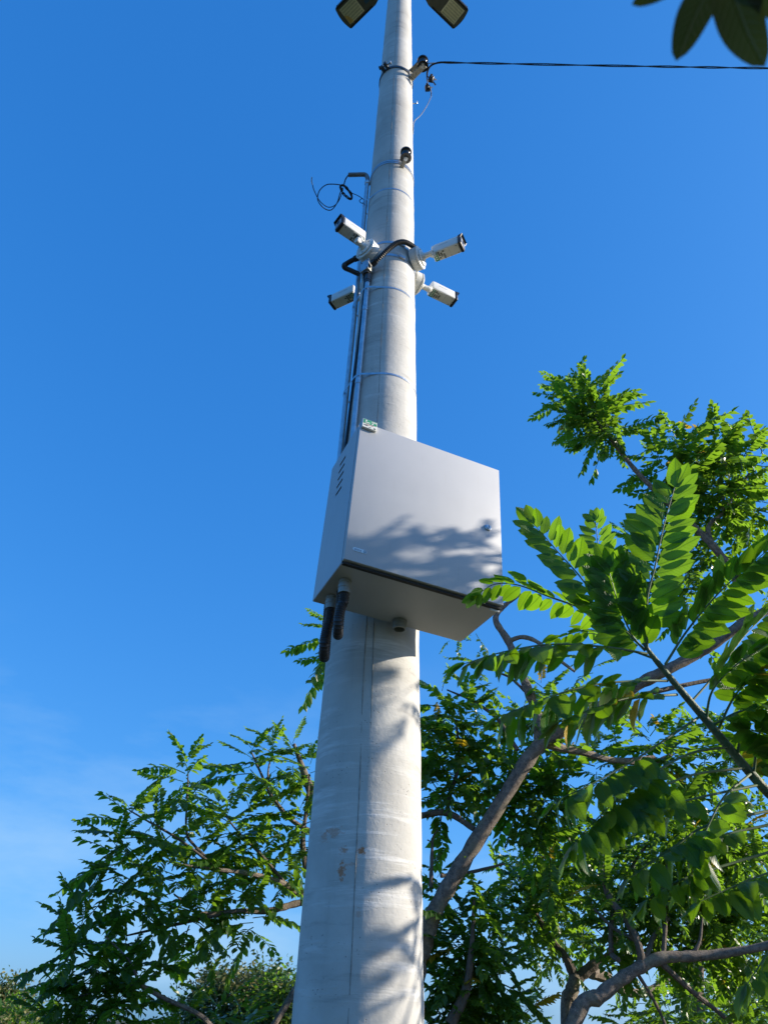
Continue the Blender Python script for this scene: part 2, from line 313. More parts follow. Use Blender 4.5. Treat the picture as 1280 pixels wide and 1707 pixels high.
# ------------------------------------------------------------------ mesh builder
class MB:
    def __init__(s): s.v, s.f, s.m = [], [], []
    def add(s, vs, fs, mi=0, tf=None):
        n = len(s.v)
        s.v += [tuple(tf @ Vector(v)) if tf else tuple(v) for v in vs]
        s.f += [tuple(i + n for i in f) for f in fs]; s.m += [mi] * len(fs); return s
    def box(s, lo, hi, bev=0.0, seg=2, mi=0, tf=None):
        bm = bmesh.new(); bmesh.ops.create_cube(bm, size=1)
        lo, hi = Vector(lo), Vector(hi); sz = hi - lo; c = (hi + lo) / 2
        for v in bm.verts: v.co = Vector((v.co.x*sz.x, v.co.y*sz.y, v.co.z*sz.z)) + c
        if bev > 0: bmesh.ops.bevel(bm, geom=bm.edges[:], offset=bev, segments=seg, affect='EDGES', profile=0.5)
        bm.verts.index_update()
        s.add([v.co.copy() for v in bm.verts], [[v.index for v in f.verts] for f in bm.faces], mi, tf); bm.free(); return s
    def tube(s, pts, rad, n=8, mi=0, cap=True):
        pts = [Vector(p) for p in pts]
        if not hasattr(rad, '__len__'): rad = [rad] * len(pts)
        T = []
        for i in range(len(pts)):
            d = pts[min(i+1, len(pts)-1)] - pts[max(i-1, 0)]
            T.append(d.normalized() if d.length > 1e-9 else Vector((0, 0, 1)))
        u = T[0].orthogonal().normalized(); vs, fs = [], []
        for i, p in enumerate(pts):
            if i:
                q = T[i-1].rotation_difference(T[i]); u = q @ u
                u = (u - T[i] * u.dot(T[i])).normalized()
            w = T[i].cross(u)
            for k in range(n):
                a = 2*math.pi*k/n; vs.append(p + (u*math.cos(a) + w*math.sin(a)) * rad[i])
        for i in range(len(pts)-1):
            for k in range(n):
                a, b = i*n+k, i*n+(k+1) % n; fs.append((a, b, b+n, a+n))
        if cap:
            fs.append(tuple(range(n-1, -1, -1))); fs.append(tuple((len(pts)-1)*n + k for k in range(n)))
        return s.add(vs, fs, mi)
    def lathe(s, prof, p, axis, n=24, mi=0, cap=True):       # prof: (radius, along)
        axis = Vector(axis).normalized(); u = axis.orthogonal().normalized(); w = axis.cross(u); p = Vector(p)
        vs, fs = [], []
        for (r, h) in prof:
            for k in range(n):
                a = 2*math.pi*k/n; vs.append(p + axis*h + (u*math.cos(a)+w*math.sin(a))*r)
        for i in range(len(prof)-1):
            for k in range(n):
                a, b = i*n+k, i*n+(k+1) % n; fs.append((a, b, b+n, a+n))
        if cap:
            fs.append(tuple(range(n-1, -1, -1))); fs.append(tuple((len(prof)-1)*n + k for k in range(n)))
        return s.add(vs, fs, mi)
    def prism(s, poly, y0, y1, mi=0, tf=None):              # polygon in xz pulled along y
        n = len(poly)
        vs = [(x, y0, z) for x, z in poly] + [(x, y1, z) for x, z in poly]
        fs = [tuple(range(n)), tuple(range(2*n-1, n-1, -1))]
        fs += [(i, n+i, n+(i+1) % n, (i+1) % n) for i in range(n)]
        return s.add(vs, fs, mi, tf)
    def mesh(s, name, mats, inv=None, angle=40):
        me = bpy.data.meshes.new(name)
        vs = [inv @ Vector(v) for v in s.v] if inv else s.v
        me.from_pydata([tuple(v) for v in vs], [], s.f)
        for m in (mats if isinstance(mats, (list, tuple)) else [mats]): me.materials.append(m)
        if len(set(s.m)) > 1: me.polygons.foreach_set('material_index', s.m)
        bm = bmesh.new(); bm.from_mesh(me); bmesh.ops.recalc_face_normals(bm, faces=bm.faces[:]); bm.to_mesh(me); bm.free()
        me.shade_smooth(); me.set_sharp_from_angle(angle=math.radians(angle)); me.update()
        return me
    def build(s, name, mats, parent=None, local=False, angle=40):
        inv = None
        if parent is not None and not local: inv = WM[parent.name].inverted()
        o = bpy.data.objects.new(name, s.mesh(name, mats, inv, angle)); col.objects.link(o)
        if parent is not None: o.parent = parent; WM[o.name] = WM[parent.name].copy()
        else: WM[o.name] = Matrix.Identity(4)
        return o
WM = {}
def tag(o, label=None, cat=None, group=None, kind=None):
    if label: o['label'] = label
    if cat: o['category'] = cat
    if group: o['group'] = group
    if kind: o['kind'] = kind
    return o
def thing(name, label, cat, loc=None, mw=None, group=None):
    o = bpy.data.objects.new(name, None); col.objects.link(o); o.empty_display_size = 0.05
    mw = mw if mw is not None else Matrix.Translation(Vector(loc)); o.matrix_world = mw; WM[o.name] = mw.copy()
    return tag(o, label, cat, group)
def children(o): return [c for c in bpy.data.objects if c.parent == o]
def smooth_path(pts, n=6):                                  # Catmull-Rom
    pts = [Vector(p) for p in pts]; q = [2*pts[0]-pts[1]] + pts + [2*pts[-1]-pts[-2]]; res = []
    for i in range(1, len(q)-2):
        for k in range(n):
            t = k/n; a, b, c, d = q[i-1:i+3]
            res.append(0.5*((2*b) + (c-a)*t + (2*a-5*b+4*c-d)*t*t + (3*b-a-3*c+d)*t**3))
    res.append(pts[-1]); return res
def lerp_list(vals, n):
    return [vals[min(int(i*(len(vals)-1)/(n-1)), len(vals)-2)] * (1 - (i*(len(vals)-1)/(n-1) - min(int(i*(len(vals)-1)/(n-1)), len(vals)-2)))
            + vals[min(int(i*(len(vals)-1)/(n-1)), len(vals)-2)+1] * (i*(len(vals)-1)/(n-1) - min(int(i*(len(vals)-1)/(n-1)), len(vals)-2)) for i in range(n)]
def corrugate(path, r, step=0.0062, depth=0.0022):          # ribbed hose: resample, alternate the radius
    P = [Vector(p) for p in path]; L = [0]
    for a, b in zip(P, P[1:]): L.append(L[-1] + (b-a).length)
    n = max(4, int(L[-1]/(step/2))); pts, rad = [], []
    j = 0
    for i in range(n+1):
        d = L[-1]*i/n
        while j < len(P)-2 and L[j+1] < d: j += 1
        t = (d-L[j]) / max(1e-9, L[j+1]-L[j]); pts.append(P[j].lerp(P[j+1], min(1, max(0, t)))); rad.append(r - (depth if i % 2 else 0))
    return pts, rad
def frame(x, z_hint=(0, 0, 1)):                             # rotation matrix with local x along x
    x = Vector(x).normalized(); y = Vector(z_hint).cross(x).normalized(); z = x.cross(y)
    return Matrix((x, y, z)).transposed().to_4x4()

# ------------------------------------------------------------------ ground
gm, gt, gb = new_mat('grass_ground')
gn = gt.nodes.new('ShaderNodeTexNoise'); gn.inputs['Scale'].default_value = 0.7; gn.inputs['Detail'].default_value = 10
gc = gt.nodes.new('ShaderNodeTexCoord'); gt.links.new(gc.outputs['Object'], gn.inputs['Vector'])
gr = gt.nodes.new('ShaderNodeValToRGB'); gr.color_ramp.elements[0].color = (0.014, 0.026, 0.006, 1); gr.color_ramp.elements[1].color = (0.036, 0.036, 0.018, 1)
gr.color_ramp.elements[0].position = 0.35; gr.color_ramp.elements[1].position = 0.7
gt.links.new(gn.outputs['Fac'], gr.inputs[0]); gt.links.new(gr.outputs[0], gb.inputs['Base Color']); gb.inputs['Roughness'].default_value = 0.95
g = MB(); NG = 40
ext = [-800 + 1600*i/NG for i in range(NG+1)]
g.add([(x, y, -0.02 + 0.02*math.sin(x*.31)*math.cos(y*.27)) for y in ext for x in ext],
      [(j*(NG+1)+i, j*(NG+1)+i+1, (j+1)*(NG+1)+i+1, (j+1)*(NG+1)+i) for j in range(NG) for i in range(NG)])
tag(g.build('ground', gm), kind='structure')

# ------------------------------------------------------------------ concrete pole
spots = []
for (x, y, sx, sz, st) in ((569, 1452, 60, 26, .75), (572, 1417, 50, 60, .6), (603, 1418, 55, 55, .85), (556, 1387, 22, 45, .45), (598, 1522, 75, 45, .3), (585, 1440, 26, 120, .35), (541, 1395, 40, 40, .35)):
    p = pole_hit(x, y); spots.append((tuple(p - Vector((AX.x, AX.y, 0))), (sx, sx, sz), st))
MT['concrete'] = concrete_mat(spots)
pole = thing('concrete_pole', 'tall round concrete pole tapering into the sky with cabinet and cameras on it', 'pole', (AX.x, AX.y, 0))
b = MB(); prof = []
NR = 120; HT = 8.75
for i in range(NR+1):
    h = -CAM_Z - 0.3 + (HT + CAM_Z + 0.3)*i/NR
    prof.append((pole_r(h) + 0.0009*math.sin(i*2.1) + 0.0007*math.sin(i*5.3) + rng.uniform(-.0009, .0009), h + CAM_Z))
prof.append((pole_r(HT)-0.012, HT+CAM_Z+0.012))
b.lathe(prof, (AX.x, AX.y, 0), (0, 0, 1), 72)
b.build('shaft', MT['concrete'], pole, angle=60)
b = MB()                                                    # casting seam, a low uneven ridge
def ridge(az_f, h0, h1, w, dp, n):
    vs, fs = [], []
    for i in range(n+1):
        h = h0 + (h1-h0)*i/n; az = az_f(h); ww = w*(0.7+0.5*rng.random()); dd = dp*(0.35+0.8*rng.random())
        da = math.degrees(ww/pole_r(h))
        vs += [on_pole(az-da, h, -0.003), on_pole(az-da*.5, h, dd), on_pole(az+da*.5, h, dd), on_pole(az+da, h, -0.003)]
    for i in range(n):
        for k in range(3): fs.append((4*i+k, 4*i+k+1, 4*i+k+5, 4*i+k+4))
    b.add(vs, fs)
seam_az = lambda h: -7.6 - 1.3*math.exp(-((h-1.0)/0.35)**2) + 0.35*math.sin(h*3.1) + 0.25*math.sin(h*11)
ridge(seam_az, -CAM_Z, HT, 0.0022, 0.0012, 420)
b.build('casting_seam', mat('seam_concrete', (0.30, 0.285, 0.25), 0.9, 0, 0.4, 60, 0.4, 120), pole)
b = MB(); ridge(lambda h: 0.8 + 0.5*math.sin(h*9), 0.82, 1.35, 0.0016, 0.0012, 60)
b.build('casting_seam', mat('seam_dark_concrete', (0.24, 0.23, 0.20), 0.9, 0, 0.5, 60), pole)

# ------------------------------------------------------------------ straps round the pole
def strap_path(ctrl, n=10): return smooth_path(ctrl, n)
def flat_band(path, out_axis, w, th):                       # flat steel strip: width along z, thickness outward
    vs, fs = [], []
    for p in path:
        o = Vector((p.x-out_axis.x, p.y-out_axis.y, 0)).normalized()
        for dz, do in ((-w/2, 0), (w/2, 0), (w/2, th), (-w/2, th)): vs.append(p + Vector((0, 0, dz)) + o*do)
    m = len(path)
    for i in range(m-1):
        for k in range(4): fs.append((4*i+k, 4*i+(k+1) % 4, 4*i+4+(k+1) % 4, 4*i+4+k))
    fs += [(3, 2, 1, 0), (4*m-4, 4*m-3, 4*m-2, 4*m-1)]
    return vs, fs
def ring(h, off=0.0015, a0=-180, a1=180, n=64, tilt=0.0):
    return [on_pole(a0+(a1-a0)*i/n, h + tilt*math.sin(math.radians(a0+(a1-a0)*i/n)), off) for i in range(n+1)]

# conduits: front one up to the junction box, side one on up to the elbow
P1b, P1t = pole_hit(584, 780, 0.016), pole_hit(613.5, 462, 0.020)
P2b = pole_hit(563, 800, 0.018); P2m = pole_hit(597, 467, 0.017)
r = ray(612.5, 303); t_ = (AX.y-0.035)/r[1]; P2t = Vector((r[0]*t_, r[1]*t_, r[2]*t_+CAM_Z))
P1b = P1b + (P1b-P1t)*0.06; P2b2 = P2b + (P2b-P2m)*0.05

def strap(h, conds, label, w=0.012):
    o = thing('steel_strap', label, 'strap', (AX.x, AX.y, h+CAM_Z), group='steel straps holding the conduits to the pole')
    azs = []
    for (A, B, rr) in conds:
        t = (h+CAM_Z-A.z)/(B.z-A.z); c = A.lerp(B, t); d = Vector((c.x-AX.x, c.y-AX.y, 0)); azs.append((math.degrees(math.atan2(d.x, -d.y)), d.length + rr))
    azs.sort(); pts = []
    def pt(az, k): a = math.radians(az); return Vector((AX.x+k*math.sin(a), AX.y-k*math.cos(a), h+CAM_Z))
    rp = pole_r(h)+0.001
    a, k = azs[-1]; leave = a + math.degrees(math.acos(min(1, rp/k)))
    n = 60; a2, k2 = azs[0]; leave2 = a2 - math.degrees(math.acos(min(1, rp/k2)))
    for i in range(n+1): pts.append(pt(leave + (leave2+360-leave)*i/n, rp))
    for (a, k) in azs:
        for da in (-5, 0, 5): pts.append(pt(a+da, k + 0.0015 - abs(da)*0.0003))
    pts.append(pts[0])
    vs, fs = flat_band(pts, AX, w, 0.0012); mb = MB(); mb.add(vs, fs); mb.build('band', MT['galv'], o)
    mb = MB(); p = pt(148, rp+0.003); mb.box((-0.012, -0.004, -0.009), (0.012, 0.004, 0.009), 0.001, 1, 0, Matrix.Translation(p) @ Matrix.Rotation(math.radians(148), 4, 'Z'))
    mb.build('buckle', MT['galv'], o)
strap(4.20, [(P2m, P2t, .014)], 'thin steel strap just below the bent pipe end, above the cameras')
strap(3.22, [(P1b, P1t, .0135), (P2b, P2m, .014)], 'steel strap across both pipes just below the four cameras')
strap(2.555, [(P1b, P1t, .0135), (P2b, P2m, .014)], 'steel strap across both pipes halfway between cabinet and cameras')

c1 = thing('conduit_pipe', 'shorter galvanised pipe in front, ending at the small junction box', 'pipe', P1b)
MB().tube([P1b, P1t], 0.0132, 14).build('pipe', MT['galv'], c1)
d1 = (P1t-P1b).normalized()
MB().tube([P1t - d1*0.05, P1t-d1*0.035, P1t - d1*0.034, P1t+d1*0.012], [0.0155, 0.0165, 0.019, 0.019], 14).build('collar', MT['dark_steel'], c1)
for t in (0.42, 0.8):
    p = P1b.lerp(P1t, t); MB().tube([p, p+d1*0.04], 0.0152, 14).build('coupling', MT['galv'], c1)
c2 = thing('conduit_pipe', 'longer galvanised pipe up the left side of the pole, ending in a bent elbow', 'pipe', P2b2)
MB().tube([P2b2, P2m, P2t], 0.0137, 14).build('pipe', MT['galv'], c2)
d2 = (P2t-P2m).normalized()
MB().tube([P2t-d2*.03, P2t-d2*.026, P2t-d2*.004, P2t+d2*.0], [0.0155, 0.0185, 0.0185, 0.0165], 14).build('collar', MT['galv'], c2)
hE = P2t.z - CAM_Z
e1, e2 = on_z(606, 291, hE+0.075), on_z(581, 291.5, hE+0.08)
elb = smooth_path([P2t, P2t+d2*.03, P2t + d2*.062 + (e2-P2t).normalized()*.012, e1, e1.lerp(e2, .55), e2], 6)
MB().tube(elb, [0.0145]*(len(elb)-1)+[0.0145], 12).build('elbow', MT['grey_pvc'], c2)
# dark cable beside the pipes, strapped behind them
vc = thing('cable_run', 'thin black cable running down between the two galvanised pipes', 'cable', P2b2)
pc = [P2b2.lerp(P1b, .42) + Vector((0, .006, 0)), P2b.lerp(P1b, .40)+Vector((0, .004, .1)), pole_hit(605.5, 500, .008), pole_hit(607, 462, .02)]
MB().tube(smooth_path(pc, 5), 0.0075, 8).build('cable', MT['cable'], vc)

# coil of spare cable hanging at the elbow
ck = thing('cable_coil', 'loose coil of dark cable with a long curl hanging from the bent pipe end', 'cable', e2)
hC = hE + 0.0
def cz(x, y, dz=0.0): return on_z(x, y, hC + dz)
hang = [e2, cz(576, 299, .05), cz(573, 309, .02)]
MB().tube(smooth_path(hang, 5), 0.0042, 8).build('lead', MT['cable'], ck)
loop = [cz(573, 309), cz(556, 307), cz(543, 308.5), cz(532, 319), cz(530, 334), cz(540, 347), cz(552, 350), cz(562, 338), cz(567, 322), cz(572, 313)]
MB().tube(smooth_path(loop, 6), 0.0034, 8).build('loop', MT['cable_blue'], ck)
tail = [cz(572, 316), cz(565, 334, .004), cz(557, 343, .004), cz(546, 345, .004), cz(533, 335, .004), cz(524, 318, .004), cz(521, 308, .004)]
MB().tube(smooth_path(tail, 6), 0.003, 8).build('loop', MT['cable_blue'], ck)
MB().tube(smooth_path([cz(521, 308, .004), cz(519.5, 301, .004), cz(520, 295, .004)], 4), 0.0036, 8).build('bare_end', MT['bare'], ck)
for k in range(5):                                           # the bundled turns
    cxp, cyp = 577.5 + rng.uniform(-1.5, 1.5), 320.5 + rng.uniform(-2, 2)
    pts = []
    for i in range(25):
        a = 2*math.pi*i/24; u, v = 14.0*math.cos(a)+rng.uniform(-.6, .6), (5.0+rng.uniform(-1, 1.3))*math.sin(a); th = math.radians(52)
        pts.append(cz(cxp + u*math.cos(th) - v*math.sin(th), cyp + u*math.sin(th) + v*math.cos(th), 0.008*math.sin(3*a+k)))
    MB().tube(pts, 0.0033, 6).build('turn', MT['cable'], ck)
MB().tube(smooth_path([cz(584, 321), cz(596, 326), cz(606, 333), cz(604, 339), cz(599, 335), cz(603, 331)], 5), 0.0026, 6).build('short_end', MT['cable'], ck)

# small metal junction box on the front conduit
jb_c = pole_hit(611.5, 447, 0.032)
jo = Vector((jb_c.x-AX.x, jb_c.y-AX.y, 0)).normalized(); jt = Matrix.Translation(jb_c) @ frame(d1, jo)
jb = thing('junction_box', 'small square grey metal junction box below the upper left camera', 'junction box', mw=jt)
MB().box((-.040, -.027, -.020), (.040, .027, .018), .003, 2).build('body', MT['bracket'], jb, True)
MB().box((-.042, -.029, .0185), (.042, .029, .0235), .0015, 1).build('cover', MT['galv'], jb, True)
for sx in (-1, 1):
    for sy in (-1, 1):
        m_ = MB(); m_.lathe([(.003, .0), (.003, .0022)], (sx*.034, sy*.021, .0236), (0, 0, 1), 8); m_.build('screw', MT['screw'], jb, True)
MB().lathe([(.021, 0), (.021, .008), (.018, .012), (.018, .016)], (-.056, 0, -.002), (1, 0, 0), 16).build('hub', MT['dark_steel'], jb, True)

# ------------------------------------------------------------------ bullet cameras
mount_h = 3.60
def make_camera(base_az, h, rear, front, roll, label, hose=None, lens_seen=True):
    base_p = on_pole(base_az, h, 0.004); a = math.radians(base_az); outv = Vector((math.sin(a), -math.cos(a), 0))
    o = thing('security_camera', label, 'camera', base_p, group='white bullet cameras round the pole')
    # round mounting box with a stepped cover
    mb = MB(); mb.lathe([(.060, 0), (.066, .002), (.066, .036), (.064, .038)], base_p, outv, 40); base = mb.build('mounting_box', MT['white2'], o)
    MB().lathe([(.066, .0395), (.067, .041), (.067, .049), (.063, .052), (.0, .052)], base_p, outv, 40, cap=False).build('cover', MT['white'], base)
    MB().lathe([(.050, .0525), (.052, .054), (.051, .060), (.030, .0625), (0, .0628)], base_p, outv, 36, cap=False).build('foot_plate', MT['white'], base)
    up = Vector((0, 0, 1)); sd = outv.cross(up)
    for ang in (35, 155, 275):
        q = base_p + outv*.0605 + (sd*math.cos(math.radians(ang)) + up*math.sin(math.radians(ang)))*.043
        MB().lathe([(.0032, 0), (.0032, .003)], q, outv, 8).build('screw', MT['screw'], base)
    for ang in (80, 200, 320):
        q = base_p + outv*.0518 + (sd*math.cos(math.radians(ang)) + up*math.sin(math.radians(ang)))*.0585
        MB().lathe([(.0026, 0), (.0026, .0022)], q, outv, 8).build('screw', MT['screw'], base)
    # side plug on the box wall
    for ang in (-62,):
        dv = (sd*math.cos(math.radians(ang)) + up*math.sin(math.radians(ang)))
        MB().lathe([(.013, 0), (.013, .003), (.011, .0036), (.0, .0036)], base_p + outv*.019 + dv*.0655, dv, 16, cap=False).build('plug', MT['white'], base)
    # body
    F = (front-rear); Ld = F.length; Bt = Matrix.Translation(rear) @ frame(F) @ Matrix.Rotation(math.radians(roll), 4, 'X')
    def B(mbx, name, mt, par, ang=40):
        mbx.v = [tuple(Bt @ Vector(v)) for v in mbx.v]; return mbx.build(name, mt, par, angle=ang)
    Lb = max(0.150, Ld)
    body = B(MB().box((0, -.0355, -.036), (Lb, .0355, .034), .009, 3), 'body', MT['white'], o)
    B(MB().prism([(.012, .0345), (Lb-.004, .0345), (Lb-.004, .0385), (.02, .0385)], -.030, .030), 'sun_shield', MT['white'], body)
    B(MB().prism([(Lb*.62, -.0363), (Lb*.625, -.0363), (Lb*.625, -.0368), (Lb*.62, -.0368)], -.033, .033), 'joint_line', MT['gland'], body)
    vis = MB()
    vis.box((Lb-.004, -.0375, -.0375), (Lb+.016, .0375, .0385), .008, 3)
    B(vis, 'front_ring', MT['black_plastic'], o)
    hood = MB()
    hood.prism([(Lb+.010, .0375), (Lb+.028, .0385), (Lb+.030, .0345), (Lb+.012, .032)], -.034, .034)
    for s_ in (-1, 1):
        hood.prism([(Lb+.008, .036), (Lb+.028, .037), (Lb+.022, .024), (Lb+.017, .014), (Lb+.008, .004)], s_*.0335, s_*.0372)
    B(hood, 'hood', MT['black_plastic'], o)
    B(MB().box((Lb+.0155, -.031, -.030), (Lb+.0185, .031, .027), .0012, 2), 'window', MT['glass'], o)
    ln = MB(); ln.lathe([(.010, 0), (.010, .002), (.007, .003), (0, .0025)], (Lb+.0187, 0, -.002), (1, 0, 0), 20, cap=False); B(ln, 'lens', MT['lens'], o)
    for s_ in (-1, 1):
        l2 = MB(); l2.lathe([(.005, 0), (.0045, .001), (0, .0012)], (Lb+.0187, s_*.019, .004), (1, 0, 0), 12, cap=False); B(l2, 'infrared_light', MT['white2'], o)
    # label under the body: green band and illegible print
    lab = B(MB().box((.006, -.030, -.0372), (.082, .030, -.0364)), 'label', MT['label'], o)
    B(MB().box((.008, -.029, -.0377), (.030, .029, -.0373)), 'green_band', MT['green'], lab)
    pr = MB(); r2 = random.Random(int(base_az*10))
    for i in range(3):
        x0 = .034 + i*.014; yy = -.026
        while yy < .023:
            w_ = r2.uniform(.004, .010)
            if r2.random() < .8: pr.box((x0, yy, -.0377), (x0+.0105, min(.027, yy+w_), -.0373))
            yy += w_ + .0022
    B(pr, 'print', MT['ink'], lab)
    pw = MB()
    for i in range(4):
        yy = -.025 + i*.0125; pw.box((.013, yy, -.0381), (.025, yy+.0085, -.0378))
    B(pw, 'print', MT['label'], lab)
    for sx, sy in ((Lb-.018, -.024), (Lb-.018, .024)):
        sc = MB(); sc.lathe([(.0026, 0), (.0026, .0014)], (sx, sy, -.0361), (0, 0, -1), 8); B(sc, 'screw', MT['screw'], o)
    for s_ in (-1, 1):                                      # side groove and cover tab
        B(MB().box((.045, s_*.0356, .008), (.105, s_*.0362, .0095)), 'side_groove', MT['gland'], body)
    # arm: collar, neck, ball and clamp
    foot = base_p + outv*.062; jt_ = foot + outv*.040; rearc = Bt @ Vector((.004, 0, -.006))
    am = MB(); am.lathe([(.026, 0), (.024, .008), (.017, .014), (.0155, .042), (.018, .048), (.017, .058), (.0, .062)], foot, outv, 20)
    arm = am.build('arm', MT['white'], o)
    mid = jt_ + outv*.012
    MB().tube(smooth_path([mid, mid.lerp(rearc, .4), rearc + (rear-front).normalized()*.004, rearc], 4), [.0165, .0165, .0165, .0165, .0155, .0155, .0155, .016, .016, .016, .018, .018, .018], 14).build('knuckle', MT['white'], arm)
    cl = mid.lerp(rearc, .5); dv = (rearc-mid).normalized(); MB().lathe([(.0195, -.008), (.0205, -.006), (.0205, .006), (.0195, .008)], cl, dv, 18).build('clamp_ring', MT['white2'], arm)
    q = cl - Vector((0, 0, .0205)); MB().lathe([(.003, 0), (.003, .002)], q, (0, 0, -1), 8).build('screw', MT['screw'], arm)
    return o, base_p, outv
def onz2(x, y): return on_z(x, y, 3.66)
def body_ends(pa, pb, L=.165):
    a, c = onz2(*pa), onz2(*pb); d = (c-a).normalized(); return a, a + d*L
A1, A2 = body_ends((604.5, 399), (575, 379), .15)
camA = make_camera(-42, 3.565, A1 + Vector((0, 0, .0)), A2, 0, 'white camera at upper left aiming its lens towards the viewer')
A1, A2 = body_ends((722, 424), (768, 406))
camB = make_camera(63, 3.585, A1, A2, 0, 'white camera at upper right, pointing right with its glass facing out')
A1, A2 = body_ends((716, 480), (757, 500))
camC = make_camera(117, 3.585, A1, A2, 0, 'white camera at lower right, seen from behind pointing away')
A1, A2 = body_ends((594, 486), (549, 507))
camD = make_camera(-142, 3.585, A1, A2, 0, 'white camera at lower left beside the pipes, pointing away left')
# wide steel bands that hold the mounting boxes
for h, off, lab in ((3.635, .001, 'upper wide galvanised band round the pole behind the camera mounts'), (3.515, .001, 'lower wide galvanised band round the pole behind the camera mounts')):
    o = thing('camera_band', lab, 'band', (AX.x, AX.y, h+CAM_Z), group='galvanised bands behind the camera mounts')
    vs, fs = flat_band(ring(h, off), AX, .020, .0022); MB().add(vs, fs).build('band', MT['galv'], o)
    tf = Matrix.Translation(on_pole(28, h, .006)) @ Matrix.Rotation(math.radians(28), 4, 'Z')
    MB().box((-.018, -.006, -.012), (.018, .004, .012), .002, 1, 0, tf).build('buckle', MT['galv'], o)
# corrugated hoses
hz = thing('corrugated_hose', 'ribbed black hose arching over the pole from junction box to right camera', 'hose', jb_c)
ah = jb_c + Vector((.03, -.012, .0))
hp = smooth_path([pole_hit(620, 441, .04), pole_hit(633, 429, .058), pole_hit(648, 415, .072), pole_hit(662, 405, .070), pole_hit(676, 404, .055), on_pole(54, 3.655, .030), on_pole(58, 3.628, .022)], 10)
pp, rr_ = corrugate(hp, .0152, .0105, .0034); MB().tube(pp, rr_, 14, cap=True).build('hose', MT['rubber'], hz)
MB().tube([hp[0], hp[0].lerp(hp[5], .55), hp[5]], [.0185, .0185, .0175], 16).build('connector', MT['black_plastic'], hz)
MB().tube([hp[-6], hp[-3], hp[-1]], [.0165, .0165, .0165], 16).build('connector', MT['gland'], hz)
hz2 = thing('corrugated_hose', 'short black elbow hose looping out left between camera mount and pipe', 'hose', jb_c)
hl = on_z(573, 443, 3.52)
hp = smooth_path([on_z(600, 428, 3.57), on_z(588, 433.5, 3.55), on_z(577, 440, 3.52), on_z(573.5, 443, 3.5), on_z(575.5, 447, 3.49), on_z(585, 451, 3.48), on_z(599, 457.5, 3.46)], 10)
pp, rr_ = corrugate(hp, .0148, .006, .0012); MB().tube(pp, rr_, 14).build('hose', MT['rubber'], hz2)
MB().tube([hp[0], hp[8]], [.0185, .0175], 14).build('connector', MT['black_plastic'], hz2)

# ------------------------------------------------------------------ steel cabinet
BR = Matrix(((0.92278, -0.38311, 0.04131), (0.38253, 0.92369, 0.02139), (-0.04636, -0.00394, 0.99892)))
CW, CD, CH = 0.600, 0.310, 0.625
cmw = Matrix.Translation(Vector((-0.125, 1.997, 1.232+CAM_Z))) @ BR.to_4x4()
cab = thing('steel_cabinet', 'grey painted steel equipment cabinet mounted on the concrete pole', 'cabinet', mw=cmw)
y0 = 0.024                                                   # door in front of this
bd = MB()
bd.box((0.001, y0, CH-.003), (CW-.001, CD, CH))                # top
bd.box((0.001, y0, 0), (CW-.001, CD, .003))                    # bottom
bd.box((CW-.003, y0, .003), (CW, CD, CH-.003))                 # right
bd.box((0, CD-.003, .003), (CW, CD, CH-.003))                  # back
# left wall with five louvre slots cut through it
zs = [0.003] + sum([[c-.0062, c+.0062] for c in (0.407, 0.4445, 0.482, 0.5195, 0.557)], []) + [CH-.003]
ys = [y0, 0.139, 0.205, CD-.003]
for i in range(len(zs)-1):
    if i % 2 == 0: bd.box((0, ys[0], zs[i]), (.0025, ys[3], zs[i+1]))
    else:
        bd.box((0, ys[0], zs[i]), (.0025, ys[1], zs[i+1])); bd.box((0, ys[2], zs[i]), (.0025, ys[3], zs[i+1]))
bd.build('body', MT['cab'], cab, True)
MB().box((.02, .04, .02), (CW-.02, CD-.01, CH-.02)).build('inner_shade', MT['cab_shade'], cab, True)  # near-black block stands in for the shade seen through the louvre slots
MB().box((.010, .0195, .012), (CW-.010, y0+.003, CH-.010)).build('door_seal', MT['seal'], cab, True)
dr = MB(); dr.box((.0, 0, .006), (CW, .0195, CH), .0022, 2)
door = dr.build('door', MT['cab'], cab, True)
# black lip under the door
MB().box((.004, .012, -.0035), (CW-.004, y0+.004, .0025), .0008, 1).build('bottom_lip', MT['seal'], cab, True)
lk = MB(); lk.lathe([(.0135, 0), (.0135, .003), (.011, .005), (.0085, .0055), (.0085, .0085), (0, .0088)], (.542, -.0002, .320), (0, -1, 0), 24, cap=False)
lk.build('lock', MT['galv'], door, True)
MB().box((.5405, -.0096, .3145), (.5435, -.0091, .3255)).build('keyhole', MT['screw'], door, True)
# sticker at the top left corner: green band above white print
MB().box((.004, -.0115, .592), (.062, -.0004, .634), .001, 1).build('sticker', MT['label'], cab, True)
MB().box((.0075, -.0121, .612), (.0605, -.0117, .632)).build('sticker_band', MT['green'], cab, True)
pr = MB(); r2 = random.Random(5)
for (z0, z1, n, mi) in ((.623, .6295, 6, 0), (.6145, .6205, 5, 0)):
    x = .015
    for i in range(n):
        w_ = r2.uniform(.003, .0075)
        if r2.random() < .8: pr.box((x, -.0125, z0), (min(.059, x+w_), -.0122, z1))
        x += w_ + .002
pr.build('sticker_print', MT['label'], cab, True)
pr = MB()
for (x0, x1, z0, z1) in ((.010, .016, .602, .606), (.0175, .022, .6005, .605), (.023, .026, .600, .604), (.050, .058, .595, .598), (.051, .057, .599, .6008), (.030, .040, .5965, .5985)):
    pr.box((x0, -.0122, z0), (x1, -.0118, z1))
pr.build('sticker_print', MT['ink'], cab, True)
pr = MB()
for i in range(6): pr.box((.020+i*.005, -.0122, .6065), (.0238+i*.005, -.0118, .6095))
pr.build('sticker_print', MT['pink'], cab, True)
